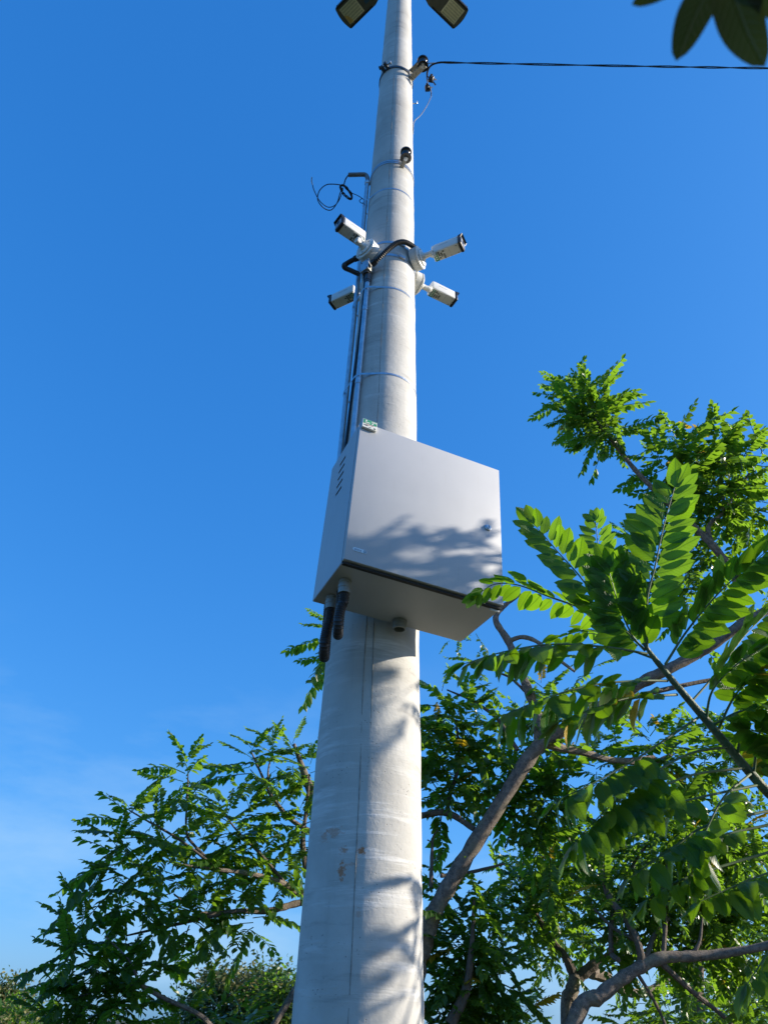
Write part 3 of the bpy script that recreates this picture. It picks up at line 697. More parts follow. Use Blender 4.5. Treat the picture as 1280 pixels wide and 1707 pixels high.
# oval badge with lettering
def pill(x0, x1, z, hh, y, dy):
    n = 10; poly = [(x1-hh + hh*math.cos(a), z + hh*math.sin(a)) for a in [(-90+180*i/n)*math.pi/180 for i in range(n+1)]]
    poly += [(x0+hh + hh*math.cos(a), z + hh*math.sin(a)) for a in [(90+180*i/n)*math.pi/180 for i in range(n+1)]]
    return MB().prism(poly, y-dy, y)
pill(.0255, .0755, .0535, .0068, -.0003, .0014).build('badge', MT['badge'], cab, True)
fc = bpy.data.curves.new('badge_lettering', 'FONT'); fc.body = 'elitte'; fc.size = 0.0125; fc.extrude = 0.0001; fc.space_character = 1.02
fo = bpy.data.objects.new('tmp', fc); col.objects.link(fo); bpy.context.view_layer.update()
tm = bpy.data.meshes.new_from_object(fo); bpy.data.objects.remove(fo); tm.name = 'badge_lettering'
tm.materials.clear(); tm.materials.append(MT['badge_ink'])
tm.transform(Matrix.Translation((.0305, -.0020, .0498)) @ Matrix.Rotation(math.radians(90), 4, 'X'))
to = bpy.data.objects.new('badge_lettering', tm); col.objects.link(to); to.parent = cab; WM[to.name] = cmw
em = MB(); em.lathe([(.0033, 0), (.0052, 0), (.0052, .0003), (.0033, .0003), (.0033, 0)], (.0685, -.0018, .0535), (0, -1, 0), 20, cap=False)
em.box((.0668, -.0021, .0528), (.0702, -.0018, .0542)); em.build('badge_emblem', MT['badge_ink'], cab, True)
# latch end at the lower right corner
MB().box((.560, .024, -.010), (.598, .030, -.0005), .001, 1).build('hinge_bracket', MT['white2'], cab, True)
# cable glands under the floor
for (gx, gy, open_) in ((.052, .119, False), (.051, .244, False), (.330, .281, True)):
    gl = MB(); gl.lathe([(.027, 0), (.027, .006), (.0245, .0075), (.0245, .013), (.0265, .0145), (.0265, .020), (.024, .0215), (.024, .032), (.0195, .034), (.0195, .004), (0, .004)] if open_
                        else [(.022, 0), (.022, .010), (.020, .012), (.020, .018), (.0225, .020), (.0225, .030), (.018, .033)], (gx, gy, -.001), (0, 0, -1), 22, cap=not open_)
    gl.build('cable_gland', MT['gland'], cab, True)
    if open_: MB().lathe([(.019, 0), (.019, .001)], (gx, gy, -.006), (0, 0, -1), 18).build('gland_shade', MT['seal'], cab, True)  # black disc paints the shade within the open gland
# mounting rail between cabinet and pole
for z in (.10, .52):
    MB().box((.18, CD, z-.015), (.42, CD+.045, z+.015), .002, 1).build('mounting_rail', MT['galv'], cab, True)
# hoses that hang from the glands and turn back up behind the cabinet
def hang_hose(gx, gy, pix, back, label):
    top = cmw @ Vector((gx, gy, -.030))
    o = thing('flexible_hose', label, 'hose', top, group='black ribbed hoses hanging under the cabinet')
    L_, ru = pix; bk = Vector((-.03, 1, 0)).normalized(); lean = Vector((-.012, -.004, 0))
    dn_ = [top, top + Vector((0, 0, -.05)), top + lean*.5 + Vector((0, 0, -.6*(L_-ru))), top + lean + Vector((0, 0, -(L_-ru)))]
    c_ = dn_[-1] + bk*ru
    for a_ in (30, 60, 90, 120, 150, 180): dn_.append(c_ + Vector((0, 0, -1))*ru*math.sin(math.radians(a_)) - bk*ru*math.cos(math.radians(a_)))
    e_ = dn_[-1]; dn_ += [e_ + Vector((0, 0, .06)), e_ + Vector((.0, .01, L_-ru+.03)), e_ + Vector((0, .012, L_-ru+.08))]
    p = smooth_path(dn_, 8)
    pts, rads = corrugate(p, back, .0085, .0022); MB().tube(pts, rads, 18).build('hose', MT['rubber'], o)
    MB().tube([p[0]+Vector((0, 0, .006)), p[3]], [.0215, .0208], 18).build('collar', MT['gland'], o)
hang_hose(.052, .119, (.152, .036), .0175, 'shorter ribbed black hose, front one of the two under the cabinet')
hang_hose(.051, .244, (.180, .038), .0185, 'longer ribbed black hose at the left edge under the cabinet')

# ------------------------------------------------------------------ insulators, clamps, overhead cable
def spool(p, axis, r, hh, par, name='insulator'):
    prof = [(.010, -hh/2), (r, -hh/2), (r*1.0, -hh*.36), (r*.74, -hh*.28), (r*.6, -hh*.1), (r*.6, hh*.1), (r*.74, hh*.28), (r*1.0, hh*.36), (r, hh/2), (.010, hh/2)]
    ins = MB().lathe(prof, p, axis, 28).build(name, MT['insul'], par)
    MB().lathe([(.008, -hh/2-.014), (.008, hh/2+.014)], p, axis, 10).build('pin', MT['galv'], ins)
    for s_ in (-1, 1):
        MB().lathe([(.014, 0), (.014, .008)], Vector(p)+Vector(axis)*(s_*(hh/2+.006)-.004), axis, 6).build('nut', MT['galv'], ins)
uc_h = 5.90
uc = thing('pole_clamp', 'dark steel clamp ring around the upper pole with bolts at its left side', 'clamp', (AX.x, AX.y, uc_h+CAM_Z))
vs, fs = flat_band(ring(uc_h, .001), AX, .030, .006); MB().add(vs, fs).build('ring', MT['dark_steel'], uc)
for (bx, by, dd) in ((637.5, 114, 0), (643, 108, 1)):
    p = on_z(bx, by, uc_h)
    tf = Matrix.Translation(p) @ Matrix.Rotation(math.radians(-40), 4, 'Z')
    MB().box((-.012, -.020, -.016), (.012, .030, .016), .003, 1, 0, tf).build('lug', MT['dark_steel'], uc)
p0, p1 = on_z(634, 113, uc_h), on_z(650, 105, uc_h+.004)
bl = MB().tube([p0, p1], .007, 8).build('bolt', MT['galv'], uc)
MB().lathe([(.014, 0), (.014, .010)], p0, (p0-p1), 6).build('nut', MT['dark_steel'], bl)
MB().lathe([(.013, 0), (.013, .009)], p1, (p1-p0), 6).build('nut', MT['galv'], bl)
ir = thing('insulator_bracket', 'upper bracket with black spool insulator holding the overhead cable', 'insulator', on_z(687, 122, uc_h), group='spool insulators on brackets')
q0, q1 = on_z(686.5, 124, uc_h), on_z(704.5, 106, uc_h)
dv = (q1-q0).normalized(); sv = Vector((0, 0, 1)).cross(dv)
tf = Matrix.Translation(q0) @ frame(dv)
Lq = (q1-q0).length
for z in (-.058, .052):
    MB().box((-.005, -.022, z), (Lq+.02, .022, z+.006), .002, 1, 0, tf).build('arm_plate', MT['bracket'], ir)
MB().box((-.012, -.024, -.060), (-.004, .024, .060), .001, 1, 0, tf).build('back_plate', MT['bracket'], ir)
for s_ in (-1, 1):
    MB().lathe([(.009, 0), (.009, .012)], q0 + sv*.018*s_ + Vector((0, 0, -.05)), -dv*-1, 6).build('bolt', MT['galv'], ir)
spool(q1, (0, 0, 1), .042, .098, ir)
li_h = 4.52
lc = thing('pole_clamp', 'thin galvanised clamp ring on the pole below the overhead cable', 'clamp', (AX.x, AX.y, li_h+CAM_Z))
for dz in (-.010, .010):
    vs, fs = flat_band(ring(li_h+dz, .001), AX, .012, .003); MB().add(vs, fs).build('ring', MT['galv'], lc)
lr = thing('insulator_bracket', 'lower bracket with black spool insulator and nothing tied to it', 'insulator', on_z(668, 277, li_h), group='spool insulators on brackets')
q0b, q1b = on_z(668.5, 275, li_h), on_z(676.5, 258.5, li_h)
dvb = (q1b-q0b).normalized(); tf = Matrix.Translation(q0b) @ frame(dvb); Lb_ = (q1b-q0b).length
for z in (-.046, .040):
    MB().box((-.006, -.014, z), (Lb_+.012, .014, z+.006), .002, 1, 0, tf).build('arm_plate', MT['bracket'], lr)
MB().box((-.012, -.020, -.050), (-.005, .020, .050), .001, 1, 0, tf).build('back_plate', MT['bracket'], lr)
spool(q1b, (0, 0, 1), .036, .078, lr)
# overhead twisted cable
oc = thing('overhead_cable', 'twisted black overhead cable running right from the upper insulator', 'cable', q1)
s0 = on_z(713, 105.5, uc_h); s1 = on_z(735, 104, uc_h); sE = on_z(1280, 108, uc_h+.02); far = s1 + (sE-s1)*4.0
def cab_pt(t): 
    p = s1.lerp(far, t); return p - Vector((0, 0, .22*4*t*(1-t)*0.35))
for ph in (0, math.pi):
    pts = []
    n = 520
    for i in range(n+1):
        t = i/n; p = cab_pt(t); d = (far-s1).normalized(); u = d.cross(Vector((0, 0, 1))).normalized(); w = u.cross(d)
        a = 2*math.pi*t*(far-s1).length/.78 + ph + .8*math.sin(t*31)
        k = .0046*min(1, t*120+.35); pts.append(p + (u*math.cos(a)+w*math.sin(a))*k)
    MB().tube(pts, .0039, 6).build('strand', MT['cable'], oc)
MB().tube(smooth_path([q1+Vector((.043, 0, 0)), s0, s0.lerp(s1, .4), s1], 6), .0045, 8).build('tie', MT['bare'], oc)
dn = [s1 + (sE-s1).normalized()*.10, s1, on_z(722, 107, uc_h), on_z(715, 113, uc_h), on_z(712, 121, uc_h-.01), on_z(712, 128, uc_h-.03)]
MB().tube(smooth_path(dn, 6), .0072, 8).build('drop_lead', MT['cable'], oc)
for k, (pa, pb) in enumerate((((712, 127), (717, 131)), ((711, 128), (712.5, 144)))):
    a, c = on_z(*pa, uc_h-.03), on_z(*pb, uc_h-.05); MB().tube([a, a.lerp(c, .5)+Vector((.004, .004, 0)), c], .0045, 6).build('drop_lead', MT['cable'], oc)
def connector(px, py, label, ang):
    c = on_z(px, py, uc_h-.05); o = thing('cable_connector', label, 'connector', c, group='black cable connectors below the overhead cable')
    tf = Matrix.Translation(c) @ Matrix.Rotation(ang, 4, 'Y') @ Matrix.Rotation(.5, 4, 'X')
    MB().box((-.021, -.015, -.02), (.017, .017, .02), .005, 2, 0, tf).build('body', MT['black_plastic'], o)
    MB().box((-.014, -.024, -.012), (.004, .02, .028), .003, 1, 0, tf).build('cap', MT['black_plastic'], o)
    MB().lathe([(.008, 0), (.008, .012), (.005, .013), (.005, .022)], tf @ Vector((.016, .0, .004)), tf.to_3x3() @ Vector((1, .2, .2)), 6).build('bolt', MT['galv'], o)
    return c
k1 = connector(719, 132, 'upper black cable connector hanging just right of the pole', .4)
k2 = connector(713, 147, 'lower black cable connector with the pale wire leaving it', -.2)
MB().tube(smooth_path([k1, on_z(723, 138, uc_h-.06), on_z(726, 142, uc_h-.07)], 4), .0055, 6).build('stub', MT['cable'], bpy.data.objects['cable_connector'])
MB().tube(smooth_path([k2+Vector((.02, 0, 0)), on_z(718.5, 155, uc_h-.06), on_z(718, 159, uc_h-.06)], 4), .004, 6).build('stub', MT['cable'], bpy.data.objects['cable_connector.001'])
tw = thing('tail_wire', 'thin pale wire curving from the connector back to the pole', 'wire', k2)
tp = [on_z(718.5, 157, 5.84), on_z(718, 162, 5.80), on_z(711, 177, 5.62), on_z(701, 192, 5.42), on_z(690, 203.5, 5.26), on_pole(95, 5.18, .002)]
MB().tube(smooth_path(tp, 8), .0034, 8).build('wire', mat('grey_wire', (0.16, 0.17, 0.19), 0.35, 0.3, 0.2, 60), tw)
hk = thing('wall_hook', 'tiny steel hook on the right edge of the pole under the connectors', 'hook', on_pole(85, 5.62))
h0_ = on_pole(88, 5.60, 0); MB().tube(smooth_path([h0_, h0_+Vector((.028, 0, .0)), h0_+Vector((.036, 0, .012)), h0_+Vector((.036, 0, .035))], 4), .004, 6).build('hook', MT['galv'], hk)

# ------------------------------------------------------------------ street lamps at the top
LH = 8.5
def lamp(pt0, pt1, cpx, label, stained):
    a, c = on_z(*pt0, LH), on_z(*pt1, LH); w = (a-c).length; tip = on_z(*cpx, LH)
    d = Vector((AX.x - tip.x, AX.y - tip.y, 0)).normalized()           # from the tip back to the pole
    o = thing('street_lamp', label, 'street lamp', tip, group='flat street lamps at the pole top')
    tf = Matrix.Translation(tip) @ frame(d); L = .56; hw = w/2
    def B(m, name, mt, par, ang=40):
        m.v = [tuple(tf @ Vector(v)) for v in m.v]; return m.build(name, mt, par, angle=ang)
    n = 6; out_ = [(-.012*math.cos(math.pi*(i/n-.5))*1.4, -hw+.012 + (2*hw-.024)*i/n) for i in range(n+1)]
    poly = out_ + [(.012, hw), (L*.62, hw), (L, hw*.42), (L, -hw*.42), (L*.62, -hw), (.012, -hw)]
    m = MB(); npl = len(poly)
    vs = [(x, y, 0) for x, y in poly] + [(x*.97+.008, y*.93, .055) for x, y in poly]
    m.add(vs, [tuple(range(npl-1, -1, -1)), tuple(range(npl, 2*npl))] + [(i, (i+1) % npl, npl+(i+1) % npl, npl+i) for i in range(npl)])
    hs = B(m, 'housing', MT['lamp_body'], o)
    for s_ in (-1, 1):
        for i in range(16):
            x = .02 + i*.0185; B(MB().box((x, s_*(hw+.001), .004), (x+.008, s_*(hw-.016), .050)), 'cooling_fin', MT['lamp_fin'], hs)
        B(MB().box((.012, s_*(hw-.004), -.004), (.31, s_*(hw-.020), -.0005)), 'fin_rail', MT['lamp_fin'], hs)
    pn = B(MB().box((.030, -hw*.70, -.010), (.030+w*.80, hw*.70, -.001), .004, 2), 'led_cover', MT['lamp_glass'], o)
    for i in range(6):
        y_ = -hw*.56 + i*hw*1.12/5; B(MB().box((.042, y_-.006, -.0112), (.018+w*.80, y_+.006, -.0104)), 'led_strip', MT['lamp_led'], pn)
    if stained:
        st = MB(); st.add([(.033, -hw*.1, -.0118), (.033, hw*.68, -.0118), (.085, hw*.66, -.0118), (.075, hw*.3, -.0118), (.055, -hw*.05, -.0118)], [(0, 1, 2, 3, 4)]); B(st, 'yellow_stain', MT['lamp_stain'], pn)
    B(MB().box((.30, -.03, -.008), (.40, .03, -.001), .003, 1), 'access_cover', MT['lamp_body'], o)
    lb = B(MB().box((.275, hw*.15, -.0035), (.325, hw*.45, -.001)), 'rating_plate', MT['badge_ink'], o)
    am = MB(); e = Vector((tip.x, tip.y, tip.z)) + d*(L-.04); pe = Vector((AX.x, AX.y, tip.z)) - d*(pole_r(LH)-.01)
    am.tube([e + Vector((0, 0, .028)), pe + Vector((0, 0, .02))], .027, 14); am.build('arm', MT['galv'], o)
    return o
lamp((559, 13), (588, 45), (571.5, 32), 'left street lamp at the pole top with a yellowed cover corner', True)
lamp((779, 15), (752, 47), (768.5, 33), 'right street lamp at the pole top with a clean cover', False)
cap = thing('lamp_collar', 'steel collar joining the street lamp arms to the pole top', 'collar', (AX.x, AX.y, LH+CAM_Z))
MB().lathe([(pole_r(LH)+.002, -.08), (pole_r(LH)+.012, -.08), (pole_r(LH)+.012, .11), (pole_r(LH)+.002, .11)], (AX.x, AX.y, LH+CAM_Z), (0, 0, 1), 40, cap=False).build('collar', MT['galv'], cap)

# ------------------------------------------------------------------ leaves
def leaflet_mesh(name, wid, droop, fold, seed, mats, nn_=6):
    r3 = random.Random(seed); n = nn_; vs, fs, uv = [], [], []
    for i in range(n+1):
        t = i/n
        w = wid * (math.sin(math.pi * min(1, t**0.9))**0.58 if 0 < t < 1 else 0.0) * (1 - 0.10*t)
        z = -droop*t*t + 0.012*math.sin(t*9+seed)
        for k, s_ in enumerate((-1, -.5, 0, .5, 1)):
            vs.append((s_*w/2 + .02*math.sin(t*3+seed), t, z + fold*abs(s_)*w*(1+.25*math.sin(t*12+seed+k)) - (0.03*abs(s_)**3*w))); uv.append((s_*w/wid if wid else 0, t))
    for i in range(n):
        for k in range(4): fs.append((i*5+k, i*5+k+1, i*5+k+6, i*5+k+5))
    me = bpy.data.meshes.new(name); me.from_pydata(vs, [], fs)
    lay = me.uv_layers.new(name='leaf')
    for lp in me.loops: lay.data[lp.index].uv = uv[lp.vertex_index]
    me.materials.append(mats); me.shade_smooth(); me.update(); return me
LM = [leaflet_mesh('leaflet', w, d, f, s, MT['near_leaf']) for s, (w, d, f) in enumerate(((.53, .12, .10), (.56, .20, .14), (.50, .05, .06), (.58, .26, .16), (.53, .16, -.05), (.50, .22, .10), (.58, .08, .03)))]
LMY = [leaflet_mesh('leaflet', w, d, f, s, MT['yellow_leaf']) for s, (w, d, f) in enumerate(((.46, .15, .12), (.5, .26, .2)))]

def leaf_frame(T, Nn):
    y = T.normalized(); x = y.cross(Nn); x = x.normalized() if x.length > 1e-5 else y.orthogonal().normalized(); z = x.cross(y)
    return x, y, z
def near_leaf(root, pts, Nn, size, pairs, lateral=62, droop=0.25, bare=0.22, yellow=0.0, as_objects=True, sink=None, seed=0, rr=.0032):
    """pts: stalk polyline (world), size: leaflet length; leaflets hang as sub-parts of the leaf"""
    r4 = random.Random(seed*31+5); P = smooth_path(pts, 8); Nn = Vector(Nn).normalized()
    pairs = int(pairs*1.22 + .5)
    st = MB().tube(P, [rr*(1-.72*i/(len(P)-1)) for i in range(len(P))], 6).build('leaf', MT['rachis'], root)
    L = [0]
    for a, b_ in zip(P, P[1:]): L.append(L[-1]+(b_-a).length)
    def point(s_):
        d = s_*L[-1]; j = 0
        while j < len(P)-2 and L[j+1] < d: j += 1
        t = (d-L[j])/max(1e-9, L[j+1]-L[j]); return P[j].lerp(P[j+1], t), (P[j+1]-P[j]).normalized()
    for i in range(pairs):
        s_ = bare + (1-bare)*(i+.5)/pairs*.985
        for sd in (-1, 1):
            if r4.random() < .05: continue
            ss = min(.995, s_ + (.35/pairs*(1-bare) if sd > 0 else 0)); p, T = point(ss)
            X, Y_, Z = leaf_frame(T, Nn)
            prof = .62 + .38*math.sin(math.pi*min(1, .18+.75*(i+.5)/pairs))
            ang = math.radians(lateral - 26*(i/pairs)**2 + r4.uniform(-12, 12))
            dirv = (X*sd*math.sin(ang) + Y_*math.cos(ang) - Z*droop*r4.uniform(.3, 1.9)).normalized()
            nz = (Z + X*sd*r4.uniform(-.15, .35)*1.0 + Y_*r4.uniform(-.2, .2)).normalized()
            x2, y2, z2 = leaf_frame(dirv, nz)
            k = size*prof*r4.uniform(.82, 1.12)
            mw = Matrix((x2*k, y2*k, z2*k)).transposed().to_4x4(); mw.translation = p + dirv*.004
            me = r4.choice(LMY) if r4.random() < yellow else r4.choice(LM)
            sink.append((mw, me, st, (p - cam.matrix_world.translation).length))
    p, T = point(1.0); X, Y_, Z = leaf_frame(T, Nn)
    for a in (-14, 12):
        dirv = (X*math.sin(math.radians(a)) + Y_*math.cos(math.radians(a)) - Z*droop*.3).normalized(); x2, y2, z2 = leaf_frame(dirv, Z); k = size*.86*r4.uniform(.9, 1.05)
        mw = Matrix((x2*k, y2*k, z2*k)).transposed().to_4x4(); mw.translation = p
        sink.append((mw, r4.choice(LM), st, (p - cam.matrix_world.translation).length))
    return st
def seen_px(p):
    c = np.linalg.inv(R) @ np.array([p.x, p.y, p.z-CAM_Z]); return (640+FPX*c[0]/-c[2], 853.5-FPX*c[1]/-c[2]) if c[2] < 0 else (-9999, -9999)
def place_leaflets(root, sink, limit=295):
    def vis(p):
        x, y = seen_px(p); return -40 < x < 1320 and -40 < y < 1747
    order = sorted(range(len(sink)), key=lambda i: (not vis(sink[i][0].translation), sink[i][3]))
    rest = {}
    for n, i in enumerate(order):
        mw, me, st, _ = sink[i]
        if n < limit:
            o = bpy.data.objects.new('leaflet', me); col.objects.link(o); o.parent = st
            o.matrix_parent_inverse = Matrix.Identity(4); o.matrix_local = WM[st.name].inverted() @ mw
        else: rest.setdefault(me.materials[0].name, []).append((mw, me))
    for mn, lst in rest.items():
        V, F, UV = [], [], []
        for mw, me in lst:
            n0 = len(V); V += [mw @ v.co for v in me.vertices]; F += [tuple(n0+i for i in p.vertices) for p in me.polygons]
            UV += [tuple(d.uv) for d in me.uv_layers['leaf'].data]
        inv = WM[root.name].inverted(); me2 = bpy.data.meshes.new('leaflets'); me2.from_pydata([tuple(inv @ v) for v in V], [], F)
        lay = me2.uv_layers.new(name='leaf'); lay.data.foreach_set('uv', np.array(UV, dtype=np.float32).ravel())
        me2.materials.append(bpy.data.materials[mn]); me2.shade_smooth()
        o = bpy.data.objects.new('leaflets', me2); col.objects.link(o); o.parent = root; o['kind'] = 'stuff'

# --- young tree close to the camera on the right
YS = 0.86          # distance scale of this tree
base = at(1600, 1690, 1.95*YS); base = Vector((base.x+.12, base.y, 0))
yt = thing('young_tree', 'young tree in the right foreground with big feathery leaves on a green stem', 'tree', base)
tip_s = at(1072, 1072, 1.80*YS)
stem = [base, Vector((base.x-.02, base.y, .9)), at(1440, 1480, 1.93*YS), at(1280, 1322, 1.9*YS), at(1186, 1212, 1.86*YS), at(1130, 1146, 1.83*YS), at(1092, 1100, 1.81*YS), tip_s]
MB().tube(smooth_path(stem, 8), lerp_list([.017, .0145, .0128, .0112, .0096, .0082, .0066, .004], 57), 12).build('trunk', MT['green_stem'], yt)
sink = []
def pxs(l): return [at(x, y, Y*YS) for x, y, Y in l]
BACK = (0, .62, .78)
spec = [  # stalk (px, py, distance), normal hint, leaflet size, pairs, kwargs
    ([(1075, 1085, 1.81), (1054, 1060, 1.80), (1032, 1012, 1.78), (1014, 950, 1.76)], (.1, .85, .5), .092, 12, dict(bare=.03, droop=.12)),
    ([(1074, 1083, 1.82), (1010, 1020, 1.84), (967, 962, 1.86), (925, 915, 1.88), (890, 874, 1.90)], (-.1, .8, .6), .086, 11, dict(bare=.2, droop=.15)),
    ([(1068, 1065, 1.82), (978, 1018, 1.88), (916, 995, 1.93), (862, 975, 1.97), (824, 974, 2.0), (797, 990, 2.02)], (.35, .25, .9), .070, 10, dict(bare=.22, droop=.2)),
    ([(1060, 1050, 1.84), (1022, 1000, 1.90), (1001, 935, 1.94), (992, 868, 1.98)], (.5, .8, .4), .060, 8, dict(bare=.42, droop=.1)),
    ([(1078, 1078, 1.80), (1078, 1000, 1.75), (1091, 945, 1.73), (1106, 875, 1.71), (1124, 812, 1.70)], (.35, .9, .15), .098, 13, dict(bare=.1, droop=.12, lateral=70)),
    ([(1108, 1108, 1.81), (1142, 1055, 1.78), (1184, 1003, 1.75), (1222, 965, 1.72), (1285, 912, 1.69)], (-.35, .8, .5), .088, 13, dict(bare=.08, droop=.2)),
    ([(1078, 1090, 1.80), (1013, 1079, 1.76), (920, 1074, 1.72), (842, 1086, 1.69), (775, 1106, 1.67)], (0, .12, .99), .084, 13, dict(bare=.2, droop=.55)),
    ([(1112, 1135, 1.82), (1060, 1135, 1.78), (988, 1142, 1.74), (909, 1164, 1.70), (835, 1194, 1.67)], (0, .2, .98), .090, 13, dict(bare=.16, droop=.45)),
    ([(1128, 1158, 1.83), (1053, 1163, 1.76), (985, 1183, 1.71), (930, 1205, 1.68)], (.1, .3, .95), .078, 10, dict(bare=.2, droop=.35, yellow=.12)),
    ([(1165, 1195, 1.85), (1120, 1225, 1.80), (1060, 1265, 1.74), (990, 1305, 1.70), (925, 1335, 1.67)], (.1, .2, .97), .082, 10, dict(bare=.42, droop=.7)),
    ([(1215, 1245, 1.87), (1150, 1256, 1.82), (1080, 1295, 1.76), (1010, 1350, 1.71), (950, 1412, 1.68)], (.1, .2, .97), .088, 10, dict(bare=.45, droop=.75)),
    ([(1240, 1280, 1.88), (1149, 1293, 1.80), (1070, 1330, 1.74), (1000, 1385, 1.70)], (0, .15, .98), .082, 8, dict(bare=.55, droop=.7)),
    ([(1265, 1308, 1.89), (1149, 1333, 1.80), (1060, 1358, 1.76)], (0, .1, .99), .07, 5, dict(bare=.55, droop=.8)),
    ([(1310, 1345, 1.90), (1184, 1374, 1.82), (1132, 1405, 1.78), (1090, 1434, 1.75), (1048, 1464, 1.73)], (.1, .2, .97), .078, 8, dict(bare=.5, droop=.6)),
    ([(1330, 1365, 1.91), (1201, 1393, 1.84), (1150, 1420, 1.8)], (0, .2, .97), .07, 4, dict(bare=.55, droop=.6)),
    ([(1350, 1400, 1.92), (1184, 1450, 1.84), (1110, 1478, 1.8), (1076, 1500, 1.78)], (.1, .15, .98), .074, 6, dict(bare=.55, droop=.7)),
    ([(1360, 1430, 1.93), (1260, 1462, 1.88), (1167, 1502, 1.83)], (.1, .1, .98), .08, 9, dict(bare=.25, droop=.6)),
    ([(1380, 1470, 1.94), (1300, 1560, 1.88), (1245, 1640, 1.84)], (.2, .1, .97), .085, 8, dict(bare=.2, droop=.7)),
    ([(1176, 1200, 1.85), (1187, 1151, 1.81), (1228, 1107, 1.77), (1300, 1062, 1.73)], (-.1, .5, .85), .08, 11, dict(bare=.2, droop=.35)),
    ([(1197, 1215, 1.86), (1221, 1165, 1.82), (1252, 1130, 1.79), (1310, 1100, 1.76)], (-.1, .3, .95), .072, 9, dict(bare=.25, droop=.45, yellow=.3)),
    ([(1228, 1256, 1.87), (1240, 1213, 1.85), (1275, 1178, 1.83), (1350, 1150, 1.8)], (0, .2, .98), .075, 8, dict(bare=.45, droop=.4, yellow=.08)),
    ([(1256, 1285, 1.88), (1264, 1226, 1.86), (1288, 1185, 1.84), (1360, 1160, 1.82)], (0, .2, .98), .075, 8, dict(bare=.5, droop=.4)),
    ([(1150, 1172, 1.84), (1195, 1120, 1.86), (1240, 1060, 1.88), (1290, 1010, 1.9)], (-.3, .7, .6), .085, 11, dict(bare=.2, droop=.3)),
    ([(1185, 1210, 1.86), (1235, 1185, 1.80), (1290, 1180, 1.75), (1350, 1200, 1.7)], (-.1, .2, .97), .085, 10, dict(bare=.15, droop=.5)),
    ([(1250, 1290, 1.88), (1205, 1330, 1.82), (1170, 1400, 1.78), (1150, 1460, 1.76)], (.1, .4, .9), .085, 9, dict(bare=.35, droop=.5)),
    ([(1320, 1355, 1.92), (1330, 1300, 1.86), (1300, 1240, 1.82), (1250, 1215, 1.8)], (.1, .4, .9), .082, 9, dict(bare=.25, droop=.4)),
    ([(1340, 1375, 1.92), (1320, 1290, 1.97), (1270, 1240, 2.0), (1225, 1230, 2.02)], (.1, .4, .9), .082, 9, dict(bare=.25, droop=.5, yellow=.15)),
    ([(1095, 1100, 1.82), (1030, 1075, 1.9), (985, 1050, 1.98), (930, 1062, 2.04)], (0, .3, .95), .06, 9, dict(bare=.35, droop=.3)),
]
for i, (l, nh, size, pairs, kw) in enumerate(spec): near_leaf(yt, pxs(l), nh, size*YS*(1.12 if i < 9 else 1.0), pairs, sink=sink, seed=i, **kw)
place_leaflets(yt, sink)

# --- branch hanging over the camera, out of focus at the top right
ob_base = Vector((1.05, -.75, 0))
ob = thing('overhanging_tree', 'blurred dark leaves hanging into the top right corner close to the lens', 'tree', ob_base)
tipb = at(1215, -75, .214)
pth = smooth_path([ob_base, ob_base+Vector((.02, .02, 1.1)), ob_base+Vector((-.1, .12, 1.9)), Vector((.72, -.2, CAM_Z+.85)), Vector((.46, .05, CAM_Z+.86)), tipb], 8)
MB().tube(pth, lerp_list([.03, .026, .02, .012, .007, .003], len(pth)), 10).build('trunk', MT['bark'], ob)
sk2 = []
def single_leaflet(st, a, tip, Nn, kwid=1.0, mi=0):
    d = tip-a; x2, y2, z2 = leaf_frame(d, Vector(Nn)); k = d.length
    mw = Matrix((x2*k*kwid, y2*k, z2*k*.6)).transposed().to_4x4(); mw.translation = a; sk2.append((mw, LM[mi], st, 0.1))
lfst = MB().tube(smooth_path([tipb, at(1206, -72, .212), at(1192, -64, .212), at(1172, -62, .212)], 5), .0016, 6).build('leaf', MT['rachis'], ob)
OBM = [leaflet_mesh('leaflet', w, .04, .03, sd_, MT['dark_leaf'], 12) for w, sd_ in ((.62, 3), (.58, 8))]
def hang(a, tip, k, mi=0):
    vw = ((a+tip)/2 - Vector((0, 0, CAM_Z))).normalized(); d = tip-a      # hangs edge-on to the low sun
    x2, y2, z2 = leaf_frame(d, vw - SUN*vw.dot(SUN)*.9); L_ = d.length
    mw = Matrix((x2*L_*k, y2*L_, z2*L_)).transposed().to_4x4(); mw.translation = a; sk2.append((mw, OBM[mi], lfst, 0.1))
def at_d(x, y, d):
    r_ = ray(x, y); r_ = r_/np.linalg.norm(r_)*d; return Vector((r_[0], r_[1], r_[2]+CAM_Z))
hang(at_d(1205, -70, .56), at_d(1124, 98, .58), .78, 0)
hang(at_d(1192, -60, .57), at_d(1271, 111, .58), .86, 1)
hang(at_d(1170, -62, .58), at_d(1051, 8, .57), .62, 0)
hang(at_d(1215, -75, .58), at_d(1345, 40, .59), .7, 1)
hang(at_d(1200, -120, .58), at_d(1080, -110, .57), .7, 0)
hang(at_d(1215, -130, .58), at_d(1330, -100, .59), .7, 1)
place_leaflets(ob, sk2)

